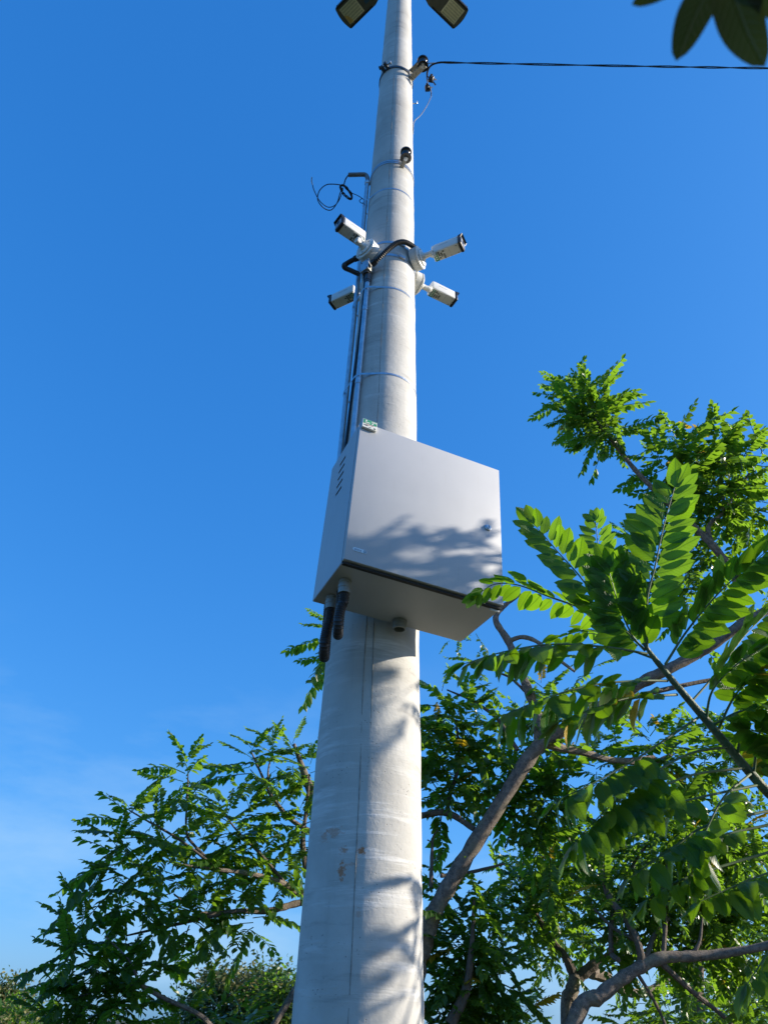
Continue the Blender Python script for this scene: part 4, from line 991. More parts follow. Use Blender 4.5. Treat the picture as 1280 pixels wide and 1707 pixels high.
# ------------------------------------------------------------------ trees with feathery compound leaves
def compound(seed, pairs=9, lw=.50, droop=.22, bend=.3):
    """unit-length compound leaf (along +Y, up +Z): arrays of verts, tris"""
    r6 = random.Random(seed); V, F = [], []
    def axis(t): return Vector((.04*math.sin(t*3+seed), t, -bend*t*t*.5))
    n = 5; rr = .011
    for i in range(n+1):
        c = axis(i/n); k = rr*(1-.6*i/n); V += [c+Vector((-k, 0, k*.5)), c+Vector((k, 0, k*.5)), c+Vector((0, 0, -k))]
    for i in range(n):
        for k in range(3):
            a, b_ = 3*i+k, 3*i+(k+1) % 3; F += [(a, b_, b_+3), (a, b_+3, a+3)]
    def leaflet(p, d, nz, L, w):
        x, y, z = leaf_frame(d, nz); n0 = len(V); w *= L
        for (a, b_, c) in ((0, 0, 0), (-.42, .28, .10), (0, .30, -.02), (.42, .28, .10), (-.40, .64, .06), (0, .66, -.08), (.40, .64, .06), (0, 1, -.20)):
            V.append(p + x*a*w + y*b_*L + z*c*w)
        F.extend([tuple(n0+i for i in f) for f in ((0, 2, 1), (0, 3, 2), (1, 2, 5), (1, 5, 4), (2, 3, 6), (2, 6, 5), (4, 5, 7), (5, 6, 7))])
    for i in range(pairs):
        for sd in (-1, 1):
            t = .16 + .82*(i+.5)/pairs + (.02 if sd > 0 else 0); p = axis(t); T = (axis(t+.02)-axis(t-.02)).normalized()
            ang = math.radians(64 - 28*(i/pairs)**2 + r6.uniform(-14, 14)); X = Vector((1, 0, 0))
            d = (X*sd*math.sin(ang) + T*math.cos(ang) - Vector((0, 0, 1))*droop*r6.uniform(.2, 1.7)).normalized()
            L = .225*(.65+.35*math.sin(math.pi*min(1, .15+.8*i/pairs)))*r6.uniform(.75, 1.15)
            if r6.random() < .06: continue
            leaflet(p, d, (Vector((0, 0, 1)) + X*sd*r6.uniform(-.2, .5) + T*r6.uniform(-.25, .25)), L, lw*2*.62)
    p = axis(1); leaflet(p, Vector((.1, 1, -.2)).normalized(), Vector((0, 0, 1)), .17, lw*1.2)
    return np.array([tuple(v) for v in V], dtype=np.float32), np.array(F, dtype=np.int32)
CV = [compound(s, pairs=p, droop=d, bend=bd_) for s, (p, d, bd_) in enumerate(((9, .2, .3), (10, .4, .5), (8, .15, .2), (10, .3, .7), (9, .5, .9), (9, .3, .45)))]
def comp_mesh(k, m):
    key = 'compound_%d_%s' % (k, m.name)
    if key in bpy.data.meshes: return bpy.data.meshes[key]
    V, F = CV[k]; me = bpy.data.meshes.new(key); me.from_pydata(V.tolist(), [], F.tolist()); me.materials.append(m)
    a = me.attributes.new('tint', 'FLOAT', 'POINT'); a.data.foreach_set('value', np.full(len(V), [.25, .55, .4, .75, .35, .6][k], dtype=np.float32)); return me
def joined_leaves(name, root, lst, m):
    if not lst: return
    Vs, Fs, Ts, n0 = [], [], [], 0
    inv = WM[root.name].inverted()
    for mw, k, tint in lst:
        V, F = CV[k]; A = np.array(inv @ mw, dtype=np.float32); Vs.append(V @ A[:3, :3].T + A[:3, 3]); Fs.append(F + n0); n0 += len(V); Ts.append(np.full(len(V), tint, dtype=np.float32))
    V = np.concatenate(Vs); F = np.concatenate(Fs); T = np.concatenate(Ts)
    me = bpy.data.meshes.new(name); me.vertices.add(len(V)); me.vertices.foreach_set('co', V.ravel())
    me.loops.add(F.size); me.loops.foreach_set('vertex_index', F.ravel()); me.polygons.add(len(F))
    me.polygons.foreach_set('loop_start', np.arange(0, F.size, 3, dtype=np.int32)); me.polygons.foreach_set('loop_total', np.full(len(F), 3, dtype=np.int32))
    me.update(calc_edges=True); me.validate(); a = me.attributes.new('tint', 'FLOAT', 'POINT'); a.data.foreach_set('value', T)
    me.materials.append(m); o = bpy.data.objects.new(name, me); col.objects.link(o); o.parent = root; o['kind'] = 'stuff'
def rosette(store, tipp, axis, n, length, seed, spread=1.0, twig=.35, droop=0.0, tint=None):
    r7 = random.Random(seed); ax_ = Vector(axis).normalized(); u = ax_.orthogonal().normalized(); w = ax_.cross(u)
    for k in range(n):
        if r7.random() < .07: continue
        f = (k+.5)/n; a = k*2.399 + r7.uniform(-.4, .4); el_ = math.radians((14 + 92*f**.8)*spread + r7.uniform(-10, 10))
        d = (ax_*math.cos(el_) + (u*math.cos(a)+w*math.sin(a))*math.sin(el_)); d.z -= droop*f; d.normalize()
        L = length*r7.uniform(.62, 1.15)*(.6+.5*min(1, f*2)); p = tipp - ax_*twig*f
        nz = Vector((0, 0, 1)) - d*d.z; 
        if nz.length < .25: nz = ax_ - d*d.dot(ax_)
        nz = (nz.normalized() + Vector((r7.uniform(-.35, .35), r7.uniform(-.35, .35), 0))).normalized()
        x, y, z = leaf_frame(d, nz); mw = Matrix((x*L, y*L, z*L)).transposed().to_4x4(); mw.translation = p
        tt = min(1, max(0, (.78 - .55*f + r7.uniform(-.25, .25)) if tint is None else tint + r7.uniform(-.2, .2)))  # tint rises towards the twig tip: sunlit top leaves painted lighter
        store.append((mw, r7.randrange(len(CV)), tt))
def limb(root, pts, radii, m, name='branch', n=8, seg=6):
    P = smooth_path(pts, seg); rl = random.Random(len(pts)*7+int(radii[0]*1e4)); return MB().tube(P, [q*rl.uniform(.89, 1.12) for q in lerp_list(radii, len(P))], n).build(name, m, root)
def place_foliage(root, store, m, limit=295, my=None, yfrac=.0):
    def key(e):
        p = e[0].translation; x, y = seen_px(p); d = (p - Vector((0, 0, CAM_Z))).length
        return (not (-30 < x < 1310 and -30 < y < 1737), d)
    order = sorted(store, key=key); r8 = random.Random(3)
    for mw, k, tt in order[:limit]:
        mm = my if (my and r8.random() < yfrac) else m
        kk = k
        o = bpy.data.objects.new('leaf', comp_mesh(kk, mm)); col.objects.link(o); o.parent = root; o.matrix_local = WM[root.name].inverted() @ mw
    rest = order[limit:]; ye = [e for e in rest if my and r8.random() < yfrac]; ids = set(map(id, ye))
    joined_leaves('foliage', root, [e for e in rest if id(e) not in ids], m); joined_leaves('yellow_foliage', root, ye, my)

def tp(l): return [at(x, y, Y) for x, y, Y in l]
# ---- left tree (its trunk stands behind the pole)
lt_base = at(585, 1700, 5.6); lt_base = Vector((lt_base.x, lt_base.y, 0))
lt = thing('feathery_tree', 'tree left of the pole, its feathery branches reaching out to the left', 'tree', lt_base)
limb(lt, [lt_base, lt_base+Vector((.02, 0, .9))] + tp([(590, 1560, 5.6), (570, 1470, 5.6), (540, 1380, 5.55), (515, 1310, 5.5), (490, 1240, 5.45)]), [.11, .1, .085, .06, .045, .03, .012], MT['bark'], 'trunk', 10)
lb_ = [
    ([(572, 1480, 5.6), (505, 1490, 5.5), (478, 1476, 5.4), (445, 1464, 5.3), (410, 1455, 5.2), (365, 1450, 5.1), (290, 1440, 5.0)], [.04, .034, .03, .026, .022, .016, .008], 'bark'),
    ([(575, 1495, 5.6), (500, 1505, 5.5), (450, 1518, 5.35), (385, 1520, 5.2), (320, 1535, 5.1), (210, 1560, 5.0)], [.036, .03, .026, .02, .014, .007], 'bark_dark'),
    ([(548, 1400, 5.55), (490, 1370, 5.45), (455, 1330, 5.4), (440, 1300, 5.35), (420, 1255, 5.3)], [.03, .024, .019, .015, .008], 'bark_pale'),
    ([(455, 1325, 5.4), (447, 1290, 5.4), (455, 1250, 5.4)], [.014, .010, .006], 'bark_pale'),
    ([(510, 1455, 5.55), (505, 1400, 5.5), (512, 1340, 5.45), (516, 1290, 5.4)], [.028, .024, .016, .008], 'bark_dark'),
    ([(365, 1450, 5.1), (325, 1410, 5.1), (311, 1385, 5.1), (313, 1320, 5.1), (314, 1285, 5.1)], [.016, .013, .011, .009, .005], 'bark_dark'),
    ([(365, 1450, 5.1), (300, 1400, 5.0), (240, 1365, 4.9), (215, 1350, 4.9)], [.014, .011, .008, .005], 'bark_dark'),
    ([(478, 1476, 5.4), (440, 1430, 5.3), (400, 1390, 5.2), (376, 1360, 5.2)], [.018, .014, .01, .006], 'bark_dark'),
    ([(385, 1520, 5.2), (330, 1520, 5.1), (290, 1490, 5.0)], [.014, .01, .006], 'bark_dark'),
    ([(360, 1720, 5.2), (330, 1690, 5.1), (270, 1662, 5.0), (235, 1640, 4.9), (215, 1600, 4.85), (175, 1560, 4.8)], [.022, .02, .017, .012, .008, .005], 'bark_pale'),
    ([(575, 1500, 5.6), (520, 1600, 5.5), (430, 1740, 5.3), (360, 1722, 5.2)], [.03, .03, .026, .022], 'bark'),
    ([(235, 1640, 4.9), (170, 1650, 4.8), (110, 1670, 4.75)], [.01, .007, .004], 'bark_dark'),
]
for l, rr_, mt in lb_: limb(lt, tp(l), [q*.72 for q in rr_], MT[mt if mt != 'bark_pale' else 'bark'])
store = []
up_ = Vector((-.12, -.1, 1))
LR = [(313, 1262, 5.1, 16, .42), (420, 1240, 5.3, 13, .36), (455, 1232, 5.4, 12, .34), (488, 1236, 5.45, 12, .36), (514, 1262, 5.4, 13, .36), (219, 1342, 4.9, 15, .42), (262, 1372, 4.95, 13, .40),
      (195, 1402, 4.9, 13, .38), (376, 1345, 5.2, 14, .40), (416, 1338, 5.25, 14, .40), (470, 1330, 5.4, 14, .38), (500, 1345, 5.45, 13, .38), (340, 1395, 5.1, 13, .40), (290, 1432, 5.0, 14, .42),
      (335, 1470, 5.1, 13, .40), (385, 1420, 5.2, 13, .40), (430, 1400, 5.3, 13, .38), (478, 1400, 5.4, 13, .36), (230, 1440, 4.9, 12, .40), (420, 1485, 5.3, 10, .34), (350, 1500, 5.15, 12, .38), 
      (140, 1518, 4.75, 14, .40), (178, 1550, 4.8, 15, .40), (215, 1575, 4.85, 14, .40), (120, 1580, 4.75, 13, .40), (160, 1600, 4.8, 14, .40), (205, 1620, 4.85, 13, .38), (100, 1650, 4.7, 13, .38), (145, 1660, 4.75, 13, .38), (195, 1665, 4.8, 12, .36), (85, 1690, 4.7, 12, .36), (130, 1700, 4.7, 12, .36),
      (340, 1645, 5.3, 12, .36), (315, 1672, 5.2, 10, .34), (372, 1680, 5.3, 11, .36), (285, 1700, 5.2, 10, .34), (410, 1690, 5.3, 11, .36)]
for i, (x, y, Y, n, L) in enumerate(LR):
    ax_ = Vector((rng.uniform(-.5, .15), rng.uniform(-.45, .2), 1)); rosette(store, at(x, y, Y), ax_, n, L*.86, 100+i, 1.0, .28, .28)
place_foliage(lt, store, MT['leaf'], my=MT['leaf_y'], yfrac=.004)

# ---- the small sprig seen just left of the pole under the cabinet belongs to a taller tree behind
# ---- right tree with the long leaning limb
rt_base = at(700, 1712, 4.6); rt_base = Vector((rt_base.x-.12, rt_base.y+.1, 0))
rt = thing('leaning_tree', 'tree right of the pole with a thick limb leaning up to the right', 'tree', rt_base)
limb(rt, [rt_base, rt_base+Vector((-.02, 0, .9))] + tp([(688, 1640, 4.6), (703, 1580, 4.6), (724, 1520, 4.55), (770, 1440, 4.5), (830, 1345, 4.45), (890, 1252, 4.4), (930, 1222, 4.35), (1000, 1180, 4.3), (1060, 1143, 4.25), (1110, 1117, 4.2), (1165, 1088, 4.2), (1222, 1050, 4.15), (1290, 1010, 4.1), (1400, 950, 4.0)]),
     [.085, .08, .062, .052, .047, .044, .043, .042, .040, .039, .037, .035, .034, .032, .030, .024], MT['bark'], 'trunk', 14, 6)
rb_ = [
    ([(898, 1243, 4.4), (898, 1205, 4.38), (884, 1161, 4.35), (862, 1106, 4.3), (847, 1069, 4.28), (826, 1034, 4.25), (838, 1012, 4.25), (868, 990, 4.2)], [.036, .034, .030, .027, .025, .02, .016, .010], 'bark_pale'),
    ([(847, 1069, 4.28), (870, 1062, 4.25), (895, 1070, 4.22), (925, 1095, 4.2), (958, 1120, 4.2)], [.018, .016, .014, .012, .008], 'bark_pale'),
    ([(1237, 1042, 4.15), (1233, 1010, 4.12), (1226, 965, 4.1), (1213, 943, 4.05), (1187, 909, 4.0), (1162, 884, 4.0), (1125, 850, 3.95), (1065, 791, 3.9), (1031, 749, 3.9), (1010, 723, 3.9), (968, 669, 3.9)], [.034, .032, .03, .029, .027, .024, .022, .018, .016, .014, .007], 'bark_pale'),
    ([(1186, 907, 4.0), (1180, 882, 4.0), (1188, 868, 4.0), (1205, 850, 4.0), (1200, 790, 4.0), (1190, 745, 4.0)], [.018, .017, .015, .013, .010, .006], 'bark_pale'),
    ([(1205, 850, 4.0), (1235, 810, 4.0), (1262, 765, 4.0)], [.012, .009, .006], 'bark_pale'),
    ([(1125, 850, 3.95), (1130, 800, 3.95), (1125, 740, 3.95)], [.014, .010, .006], 'bark_pale'),
    ([(905, 1238, 4.4), (935, 1247, 4.45), (970, 1254, 4.5), (1028, 1268, 4.6), (1090, 1262, 4.7)], [.03, .026, .022, .02, .012], 'bark_pale'),
    ([(1028, 1268, 4.6), (1080, 1272, 4.7), (1120, 1258, 4.8)], [.02, .016, .01], 'bark'),
    ([(1020, 1170, 4.3), (1150, 1140, 4.5), (1260, 1120, 4.6)], [.018, .014, .01], 'bark_dark'),
    ([(790, 1382, 4.5), (745, 1355, 4.55), (700, 1360, 4.6)], [.018, .018, .02], 'bark_dark'),
    ([(745, 1355, 4.55), (750, 1325, 4.6), (765, 1270, 4.6), (760, 1200, 4.6)], [.014, .013, .010, .006], 'bark_dark'),
    ([(735, 1460, 4.6), (780, 1455, 4.7), (840, 1440, 4.8)], [.012, .011, .006], 'bark_dark'),
    ([(718, 1480, 4.6), (720, 1420, 4.6), (722, 1395, 4.6), (730, 1383, 4.6)], [.012, .010, .006, .003], 'bark_dark'),
    ([(722, 1405, 4.6), (712, 1400, 4.6)], [.005, .003], 'bark_dark'),
    ([(884, 1161, 4.35), (850, 1130, 4.4), (825, 1120, 4.4)], [.012, .008, .005], 'bark_dark'),
    ([(862, 1250, 4.45), (830, 1200, 4.5), (790, 1170, 4.55), (745, 1150, 4.6)], [.014, .012, .009, .005], 'bark_dark'),
    ([(750, 1707, 4.6), (775, 1655, 4.6), (785, 1590, 4.6), (790, 1500, 4.6)], [.03, .024, .016, .008], 'bark_dark'),
]
for l, rr_, mt in rb_: limb(rt, tp(l), rr_, MT[mt])
store = []
RR = [(966, 652, 3.9, 20, .31, (-.45, -.1, 1)), (948, 640, 3.9, 12, .28, (-.2, -.3, 1)), (990, 640, 3.9, 14, .30, (.1, .1, 1)), (955, 690, 3.9, 14, .30, (-.5, 0, .3)), (985, 705, 3.9, 12, .28, (-.2, .1, .2)), (1015, 680, 3.9, 12, .28, (.5, 0, .7)), (930, 665, 3.9, 10, .28, (-.8, 0, .5)), (1003, 695, 3.9, 13, .30, (-.2, .1, 1)), (945, 690, 3.9, 10, .28, (-.7, 0, .6)),
      (1125, 718, 3.95, 15, .36, (-.1, -.1, 1)), (1090, 760, 3.95, 12, .33, (-.5, 0, .8)), (1160, 740, 3.95, 13, .34, (0, 0, 1)), (1193, 728, 4.0, 13, .34, (.1, 0, 1)), (1232, 742, 4.0, 13, .34, (.1, 0, 1)), (1268, 750, 4.0, 13, .34, (.2, 0, 1)), (1140, 790, 4.0, 12, .32, (0, .2, 1)), (1105, 800, 4.0, 11, .30, (-.4, 0, .8)), (1190, 790, 4.0, 13, .34, (.1, 0, .9)), (1235, 800, 4.05, 13, .34, (.3, 0, .8)), (1275, 820, 4.05, 13, .34, (.4, 0, .7)), (1225, 850, 4.05, 10, .30, (.2, .1, -.1)), (1262, 862, 4.05, 10, .30, (.3, 0, -.2)), (1175, 830, 4.05, 9, .28, (.1, 0, .6)),
      (1050, 890, 4.3, 12, .32, (-.2, .1, 1)), (1065, 925, 4.3, 10, .30, (-.2, .1, .8)), (1095, 850, 4.1, 9, .28, (-.3, 0, 1)), (1150, 905, 4.3, 13, .32, (.1, 0, 1)), (1125, 940, 4.3, 12, .32, (0, 0, 1)), (1165, 945, 4.3, 12, .32, (.2, 0, .9)), (1190, 905, 4.3, 11, .3, (.3, 0, 1)), (1140, 985, 4.3, 9, .28, (0, 0, 1)), (1275, 1020, 4.2, 8, .3, (0, 0, 1)),
      (735, 1150, 4.6, 14, .34, (-.1, -.1, 1)), (762, 1185, 4.6, 14, .34, (.2, 0, 1)), (725, 1200, 4.6, 13, .34, (-.3, 0, 1)), (790, 1170, 4.6, 11, .32, (.4, 0, .8)), (745, 1240, 4.6, 13, .34, (0, 0, 1)), (725, 1290, 4.65, 12, .32, (-.2, 0, .8)), (775, 1250, 4.6, 13, .32, (.4, 0, .8)), (765, 1300, 4.65, 10, .30, (.3, 0, .3)), (800, 1210, 4.6, 9, .30, (.5, 0, .6)), (795, 1095, 4.5, 7, .22, (0, 0, 1)), (745, 1070, 4.6, 6, .2, (-.6, 0, -.2)),
      (850, 1225, 4.7, 13, .34, (-.2, .1, 1)), (870, 1180, 4.7, 12, .32, (0, 0, 1)), (835, 1265, 4.8, 14, .34, (-.4, .1, .6)), (845, 1310, 4.8, 14, .34, (-.3, .1, .3)), (880, 1300, 4.9, 14, .34, (0, .2, .6)), (910, 1310, 4.9, 14, .34, (0, .2, .4)), (870, 1350, 4.9, 12, .32, (-.2, .1, 0)), (945, 1270, 4.9, 13, .34, (.1, .1, 1)), (990, 1250, 4.8, 14, .34, (.1, 0, 1)), (1030, 1225, 4.8, 13, .34, (.1, 0, 1)), (1080, 1215, 4.8, 13, .34, (.1, 0, 1)), (1120, 1230, 4.9, 14, .34, (.2, 0, 1)), (1170, 1225, 4.9, 13, .34, (.1, 0, 1)), (1220, 1210, 4.9, 13, .34, (.2, 0, 1)), (1265, 1180, 4.8, 13, .34, (.2, 0, 1)), (920, 1145, 4.5, 8, .28, (.1, 0, 1)), (900, 1135, 4.5, 8, .26, (-.2, 0, 1)), (985, 1090, 4.6, 6, .26, (0, 0, 1)),
      (745, 1480, 4.7, 11, .3, (-.1, 0, 1)), (725, 1440, 4.7, 8, .26, (-.2, 0, 1)), (890, 1370, 4.6, 5, .3, (-.3, -.3, .5)),
      (760, 1520, 4.7, 13, .32, (0, 0, 1)), (800, 1500, 4.7, 13, .32, (.2, 0, 1)), (790, 1545, 4.7, 13, .32, (.3, 0, .8)), (740, 1570, 4.8, 13, .32, (-.2, 0, .8)), (830, 1540, 4.7, 11, .32, (.5, 0, .6)), (770, 1600, 4.8, 13, .32, (0, 0, .6)), (730, 1620, 4.8, 13, .32, (-.3, 0, .6)), (810, 1590, 4.8, 12, .32, (.4, 0, .4)), (845, 1600, 4.7, 11, .32, (.4, -.1, .8)), (790, 1650, 4.8, 13, .32, (.2, 0, .6)), (740, 1670, 4.8, 13, .32, (0, 0, .8)), (840, 1660, 4.8, 13, .32, (.3, 0, .8)), (800, 1700, 4.8, 13, .32, (.1, 0, .8)), (880, 1670, 4.8, 10, .3, (.3, 0, .8)), (730, 1710, 4.8, 12, .32, (0, 0, .8))]
for i, (x, y, Y, n, L, ax_) in enumerate(RR): rosette(store, at(x, y, Y), Vector(ax_), n, L, 300+i, 1.0, .24, .22)
place_foliage(rt, store, MT['leaf'], my=MT['leaf_y'], yfrac=.014)

# ---- tree at the lower right, further off, with a bright mesh of small leaves
ct_base = at(950, 1712, 5.6); ct_base = Vector((ct_base.x, ct_base.y, 0))
ct = thing('spreading_tree', 'tree at lower right with a forked trunk and a wide open crown of small leaves', 'tree', ct_base)
limb(ct, [ct_base, ct_base+Vector((0, 0, .8))] + tp([(946, 1700, 5.6), (952, 1655, 5.6), (960, 1625, 5.6)]), [.066, .06, .047, .044, .040], MT['bark_pale'], 'trunk', 12)
cb_ = [
    ([(958, 1632, 5.6), (945, 1600, 5.6), (925, 1575, 5.65), (905, 1545, 5.7), (880, 1500, 5.8)], [.036, .028, .022, .018, .01], 'bark_dark'),
    ([(962, 1632, 5.6), (985, 1612, 5.6), (1015, 1592, 5.6), (1025, 1560, 5.6), (1015, 1500, 5.6), (1000, 1430, 5.6), (1002, 1360, 5.6)], [.036, .032, .026, .02, .018, .015, .008], 'bark_dark'),
    ([(985, 1622, 5.7), (1010, 1630, 5.8), (1024, 1642, 5.9), (1050, 1655, 6.0), (1085, 1650, 6.1), (1130, 1620, 6.2), (1180, 1590, 6.2)], [.036, .036, .034, .03, .026, .022, .014], 'bark_pale'),
    ([(1024, 1640, 5.9), (1045, 1622, 5.9), (1070, 1615, 6.0)], [.028, .022, .012], 'bark_pale'),
]
for l, rr_, mt in cb_: limb(ct, tp(l), rr_, MT[mt])
c2_base = at(900, 1760, 4.4); c2_base = Vector((c2_base.x-.25, c2_base.y, 0))
ct2 = thing('bent_tree', 'tree at lower right whose dark limb bends over to the right edge', 'tree', c2_base)
limb(ct2, [c2_base, c2_base+Vector((.05, 0, .8))] + tp([(955, 1707, 4.4), (1000, 1660, 4.4), (1050, 1622, 4.4), (1098, 1598, 4.4), (1145, 1594, 4.4), (1200, 1590, 4.4), (1300, 1570, 4.35), (1420, 1520, 4.3)]), [.052, .048, .040, .036, .032, .029, .026, .023, .020, .013], MT['bark'], 'trunk', 12)
c2b = [
    ([(1070, 1608, 4.4), (1062, 1570, 4.4), (1040, 1530, 4.45), (1012, 1490, 4.5), (1002, 1440, 4.5), (998, 1390, 4.5)], [.022, .02, .018, .016, .012, .007], 'bark_dark'),
    ([(1062, 1570, 4.4), (1020, 1545, 4.5), (985, 1510, 4.6)], [.012, .01, .006], 'bark_dark'),
    ([(1105, 1596, 4.4), (1108, 1540, 4.45), (1108, 1480, 4.5), (1115, 1420, 4.5)], [.014, .012, .010, .006], 'bark_dark'),
    ([(1075, 1602, 4.4), (1090, 1560, 4.5), (1115, 1530, 4.6)], [.014, .012, .008], 'bark_dark'),
    ([(1100, 1604, 4.4), (1150, 1650, 4.5), (1200, 1690, 4.6), (1240, 1730, 4.6)], [.016, .014, .012, .008], 'bark_dark'),
    ([(1060, 1620, 4.4), (1085, 1660, 4.45), (1105, 1700, 4.5), (1120, 1740, 4.5)], [.010, .009, .008, .006], 'bark_dark'),
    ([(1018, 1590, 4.5), (1020, 1530, 4.6), (1050, 1450, 4.8), (1080, 1405, 4.9)], [.014, .012, .01, .006], 'bark_dark'),
    ([(1150, 1595, 4.4), (1165, 1570, 4.4), (1170, 1530, 4.45)], [.012, .009, .005], 'bark_dark'),
    ([(1030, 1600, 4.4), (1020, 1592, 4.5), (1018, 1580, 4.5)], [.014, .014, .014], 'bark_dark'),
]
for l, rr_, mt in c2b: limb(ct2, tp(l), rr_, MT[mt])
def fill(store, ell, seed, length, nl, Y0, Y1, droop=.35, tint=None):
    r9 = random.Random(seed)
    for (cx_, cy_, rx, ry, n) in ell:
        for i in range(n):
            a, q = r9.uniform(0, 2*math.pi), math.sqrt(r9.random()); x, y = cx_+rx*q*math.cos(a), cy_+ry*q*math.sin(a)
            rosette(store, at(x, y, r9.uniform(Y0, Y1)), Vector((r9.uniform(-.6, .6), r9.uniform(-.6, .3), r9.uniform(.2, 1))), nl, length*r9.uniform(.8, 1.15), seed*1000+len(store), 1.0, .22, droop, tint)
store = []
fill(store, [(905, 1420, 60, 50, 8), (880, 1470, 50, 50, 7), (930, 1500, 60, 50, 9), (960, 1420, 50, 60, 8), (900, 1530, 40, 30, 3), (1010, 1380, 60, 50, 7), (950, 1560, 40, 25, 2), (1200, 1680, 90, 40, 9), (1060, 1690, 40, 20, 4), (1120, 1650, 60, 40, 4)], 11, .27, 8, 5.4, 6.2)
place_foliage(ct, store, MT['leaf'], my=MT['leaf_y'], yfrac=.02)
store = []
fill(store, [(1040, 1440, 60, 50, 9), (1120, 1420, 70, 60, 12), (1200, 1440, 70, 70, 12), (1250, 1380, 40, 60, 7), (1060, 1510, 60, 40, 7), (1150, 1520, 60, 40, 9), (1230, 1530, 60, 45, 10), (1180, 1340, 60, 40, 6), (1260, 1620, 40, 60, 6), (1100, 1340, 60, 40, 5), (1020, 1540, 30, 30, 2)], 12, .26, 8, 4.4, 5.3)
place_foliage(ct2, store, MT['leaf'], my=MT['leaf_y'], yfrac=.02)

# ---- taller tree behind the pole: only its sprig under the cabinet shows
# ---- tree standing right of the picture, whose crown shades the cabinet's lower door and the pole
ht_base = Vector((3.75, 2.25, 0))
ht = thing('shade_tree', 'tree just outside the right edge that throws leafy shade on cabinet and pole', 'tree', ht_base)
limb(ht, [ht_base, ht_base+Vector((.05, .02, 1.4)), ht_base+Vector((-.05, 0, 2.6)), ht_base+Vector((-.25, -.05, 3.6)), ht_base+Vector((-.4, -.1, 4.1))], [.09, .08, .065, .035, .012], MT['bark'], 'trunk', 12)
store = []; rh = random.Random(77); TE = math.tan(SUN_EL)
def shade(y, h, x, n, L, tw=.16):      # a spray at distance x whose shade reaches height h (above the camera) beside the pole
    p = Vector((x, y, h + TE*x + CAM_Z)); rosette(store, p, Vector((rh.uniform(-.6, .2), rh.uniform(-.5, .5), 1)), n, L, 700+len(store), 1.0, tw, .25)
    limb(ht, [Vector((3.65, 2.2, p.z-.35)), Vector(((x+3.6)/2, (y+2.2)/2, p.z-.22)), p - Vector((0, 0, .05))], [.010, .005, .002], MT['bark_dark'])
for i, (y, h) in enumerate(((1.93, 1.26), (1.98, 1.29), (2.03, 1.29), (1.99, 1.18), (1.97, 1.22), (2.02, 1.26), (2.07, 1.29), (2.12, 1.29), (2.17, 1.28), (2.22, 1.29), (2.27, 1.28), (1.95, 1.12), (2.05, 1.14), (2.15, 1.13), (2.24, 1.17), (2.10, .98), (2.2, 1.0))): shade(y, h, 2.3 + .37*((i*5) % 4)/3, 9, .20, .12)
for i, (y, h) in enumerate(((2.62, .33), (2.70, .26), (2.54, .24), (2.50, .10), (2.66, -.12), (2.45, .98))): shade(y, h, 2.3 + .3*(i % 3), 8, .22, .12)
for (y, h, x) in ((1.75, .30, 3.2), (1.45, .25, 3.4), (1.3, .0, 3.2), (1.6, -.15, 3.3)): shade(y, h, x, 10, .34)
place_foliage(ht, store, MT['leaf'], limit=60)
# ---- far trees
bt_base = at(1150, 1712, 9.0); bt_base = Vector((bt_base.x, bt_base.y, 0))
bt = thing('background_tree', 'dense green tree behind the lower right branches, farther back', 'tree', bt_base)
limb(bt, [bt_base, bt_base+Vector((0, 0, 1.5)), at(1160, 1500, 9.0), at(1150, 1350, 9.0)], [.14, .12, .08, .03], MT['bark_dark'], 'trunk', 10)
store = []
fill(store, [(1130, 1440, 110, 90, 12), (1230, 1460, 60, 130, 10), (1190, 1650, 100, 50, 9), (830, 1690, 80, 20, 5)], 21, .40, 8, 8.2, 9.6)
place_foliage(bt, store, MT['leaf'], limit=120)

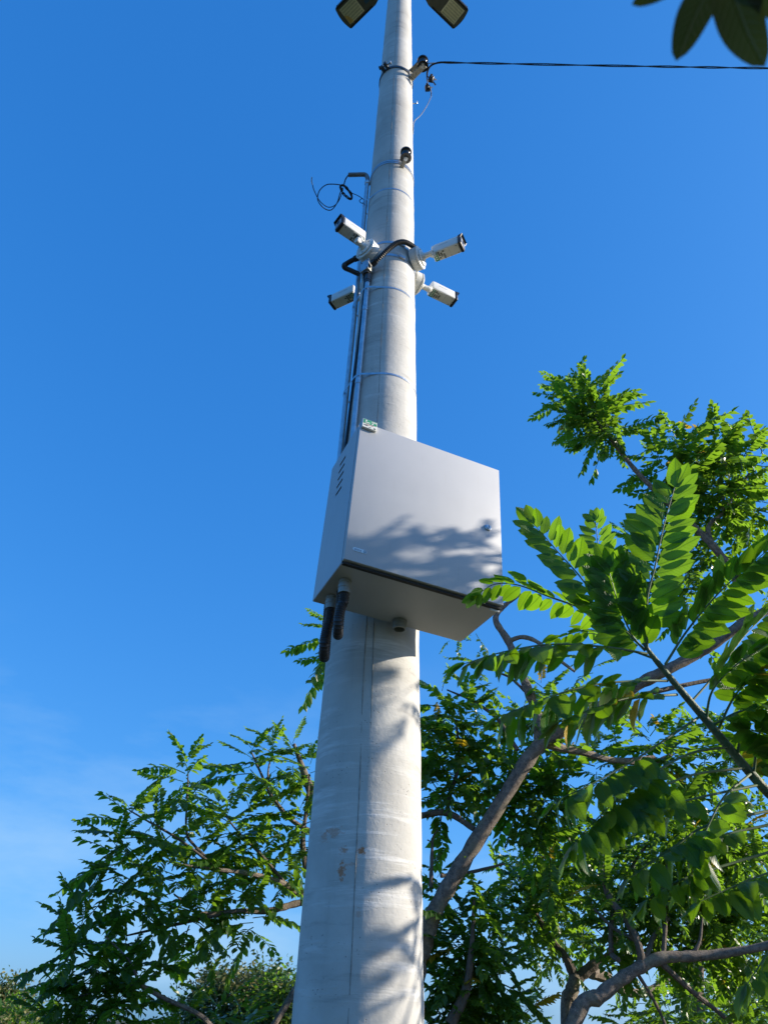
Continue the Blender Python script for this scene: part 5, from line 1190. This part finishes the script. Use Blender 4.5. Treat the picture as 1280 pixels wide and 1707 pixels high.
# dense leaf-cluster trees and shrubs far behind
def far_tree(name, label, bx, Y, top_px, width, nclump, seed, mats, leaf=.10):
    r_ = random.Random(seed); b0 = at(bx, 1712, Y); b0 = Vector((b0.x, b0.y, 0)); o = thing(name, label, 'tree', b0, group=None)
    H_ = at(bx, top_px, Y).z
    MB().tube([b0, b0+Vector((.05, 0, H_*.4)), b0+Vector((-.05, .1, H_*.8))], [H_*.03, H_*.022, H_*.008], 8).build('trunk', MT['bark_dark'], o)
    groups = {m.name: ([], [], []) for m in mats}
    for c in range(nclump):
        a = r_.uniform(0, 2*math.pi); q = math.sqrt(r_.random()); z = H_*(.12 + .88*r_.random()**.75)
        wv = width*(.55+.45*math.sin(math.pi*min(1, .15+.8*z/H_))); c0 = b0 + Vector((wv*q*math.cos(a), wv*.6*q*math.sin(a), z*(1-.16*q*q)))
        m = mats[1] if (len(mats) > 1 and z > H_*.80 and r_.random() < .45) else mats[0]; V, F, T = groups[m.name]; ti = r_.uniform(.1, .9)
        for k in range(46):
            p = c0 + Vector((r_.gauss(0, .2), r_.gauss(0, .2), r_.gauss(0, .16)))*(leaf*10)*.85; L = leaf*r_.uniform(.7, 1.3)
            d = Vector((r_.gauss(0, 1), r_.gauss(0, 1), r_.gauss(-.2, .7))).normalized(); s_ = d.orthogonal().normalized(); s_ = Quaternion(d, r_.uniform(0, 6.3)) @ s_
            n0 = len(V); V += [p, p+d*L*.5+s_*L*.24, p+d*L, p+d*L*.5-s_*L*.24]; F.append((n0, n0+1, n0+2, n0+3)); T += [min(1, max(0, ti+r_.uniform(-.2, .2)))]*4
    for m in mats:
        V, F, T = groups[m.name]
        if not V: continue
        me = bpy.data.meshes.new('crown'); inv = WM[o.name].inverted(); me.from_pydata([tuple(inv @ v) for v in V], [], F); me.materials.append(m)
        at_ = me.attributes.new('tint', 'FLOAT', 'POINT'); at_.data.foreach_set('value', np.array(T, dtype=np.float32))
        c_ = bpy.data.objects.new('crown', me); col.objects.link(c_); c_.parent = o; c_['kind'] = 'stuff'
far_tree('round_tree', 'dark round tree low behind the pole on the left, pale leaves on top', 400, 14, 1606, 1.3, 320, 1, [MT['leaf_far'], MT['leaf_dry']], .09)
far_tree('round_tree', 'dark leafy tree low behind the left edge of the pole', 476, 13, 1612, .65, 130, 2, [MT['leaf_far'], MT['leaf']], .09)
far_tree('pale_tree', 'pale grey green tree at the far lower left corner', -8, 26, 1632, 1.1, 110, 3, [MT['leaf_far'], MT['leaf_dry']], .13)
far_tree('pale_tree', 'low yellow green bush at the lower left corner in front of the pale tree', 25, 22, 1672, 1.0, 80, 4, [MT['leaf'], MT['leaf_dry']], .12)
# slender tree behind the pole whose top sprig shows left of the hoses
st_base = Vector((-0.36, 4.6, 0))
st_ = thing('slender_tree', 'slender tree hidden by the pole, its sprig showing left under the cabinet', 'tree', st_base)
sp_t = at(552, 1035, 4.6)
limb(st_, [st_base, Vector((-.30, 4.62, 1.6)), Vector((-.22, 4.62, 2.8)), at(572, 1120, 4.6), sp_t], [.05, .042, .03, .014, .006], MT['bark'], 'trunk', 8)
store = []; rosette(store, sp_t, Vector((-.35, -.1, 1)), 15, .32, 901, 1.0, .26, .3); rosette(store, at(585, 1050, 4.6), Vector((.3, 0, 1)), 10, .28, 902, 1.0, .22, .3)
place_foliage(st_, store, MT['leaf'])
print('done', len(bpy.data.objects), 'objects', sum(len(m.polygons) for m in bpy.data.meshes))
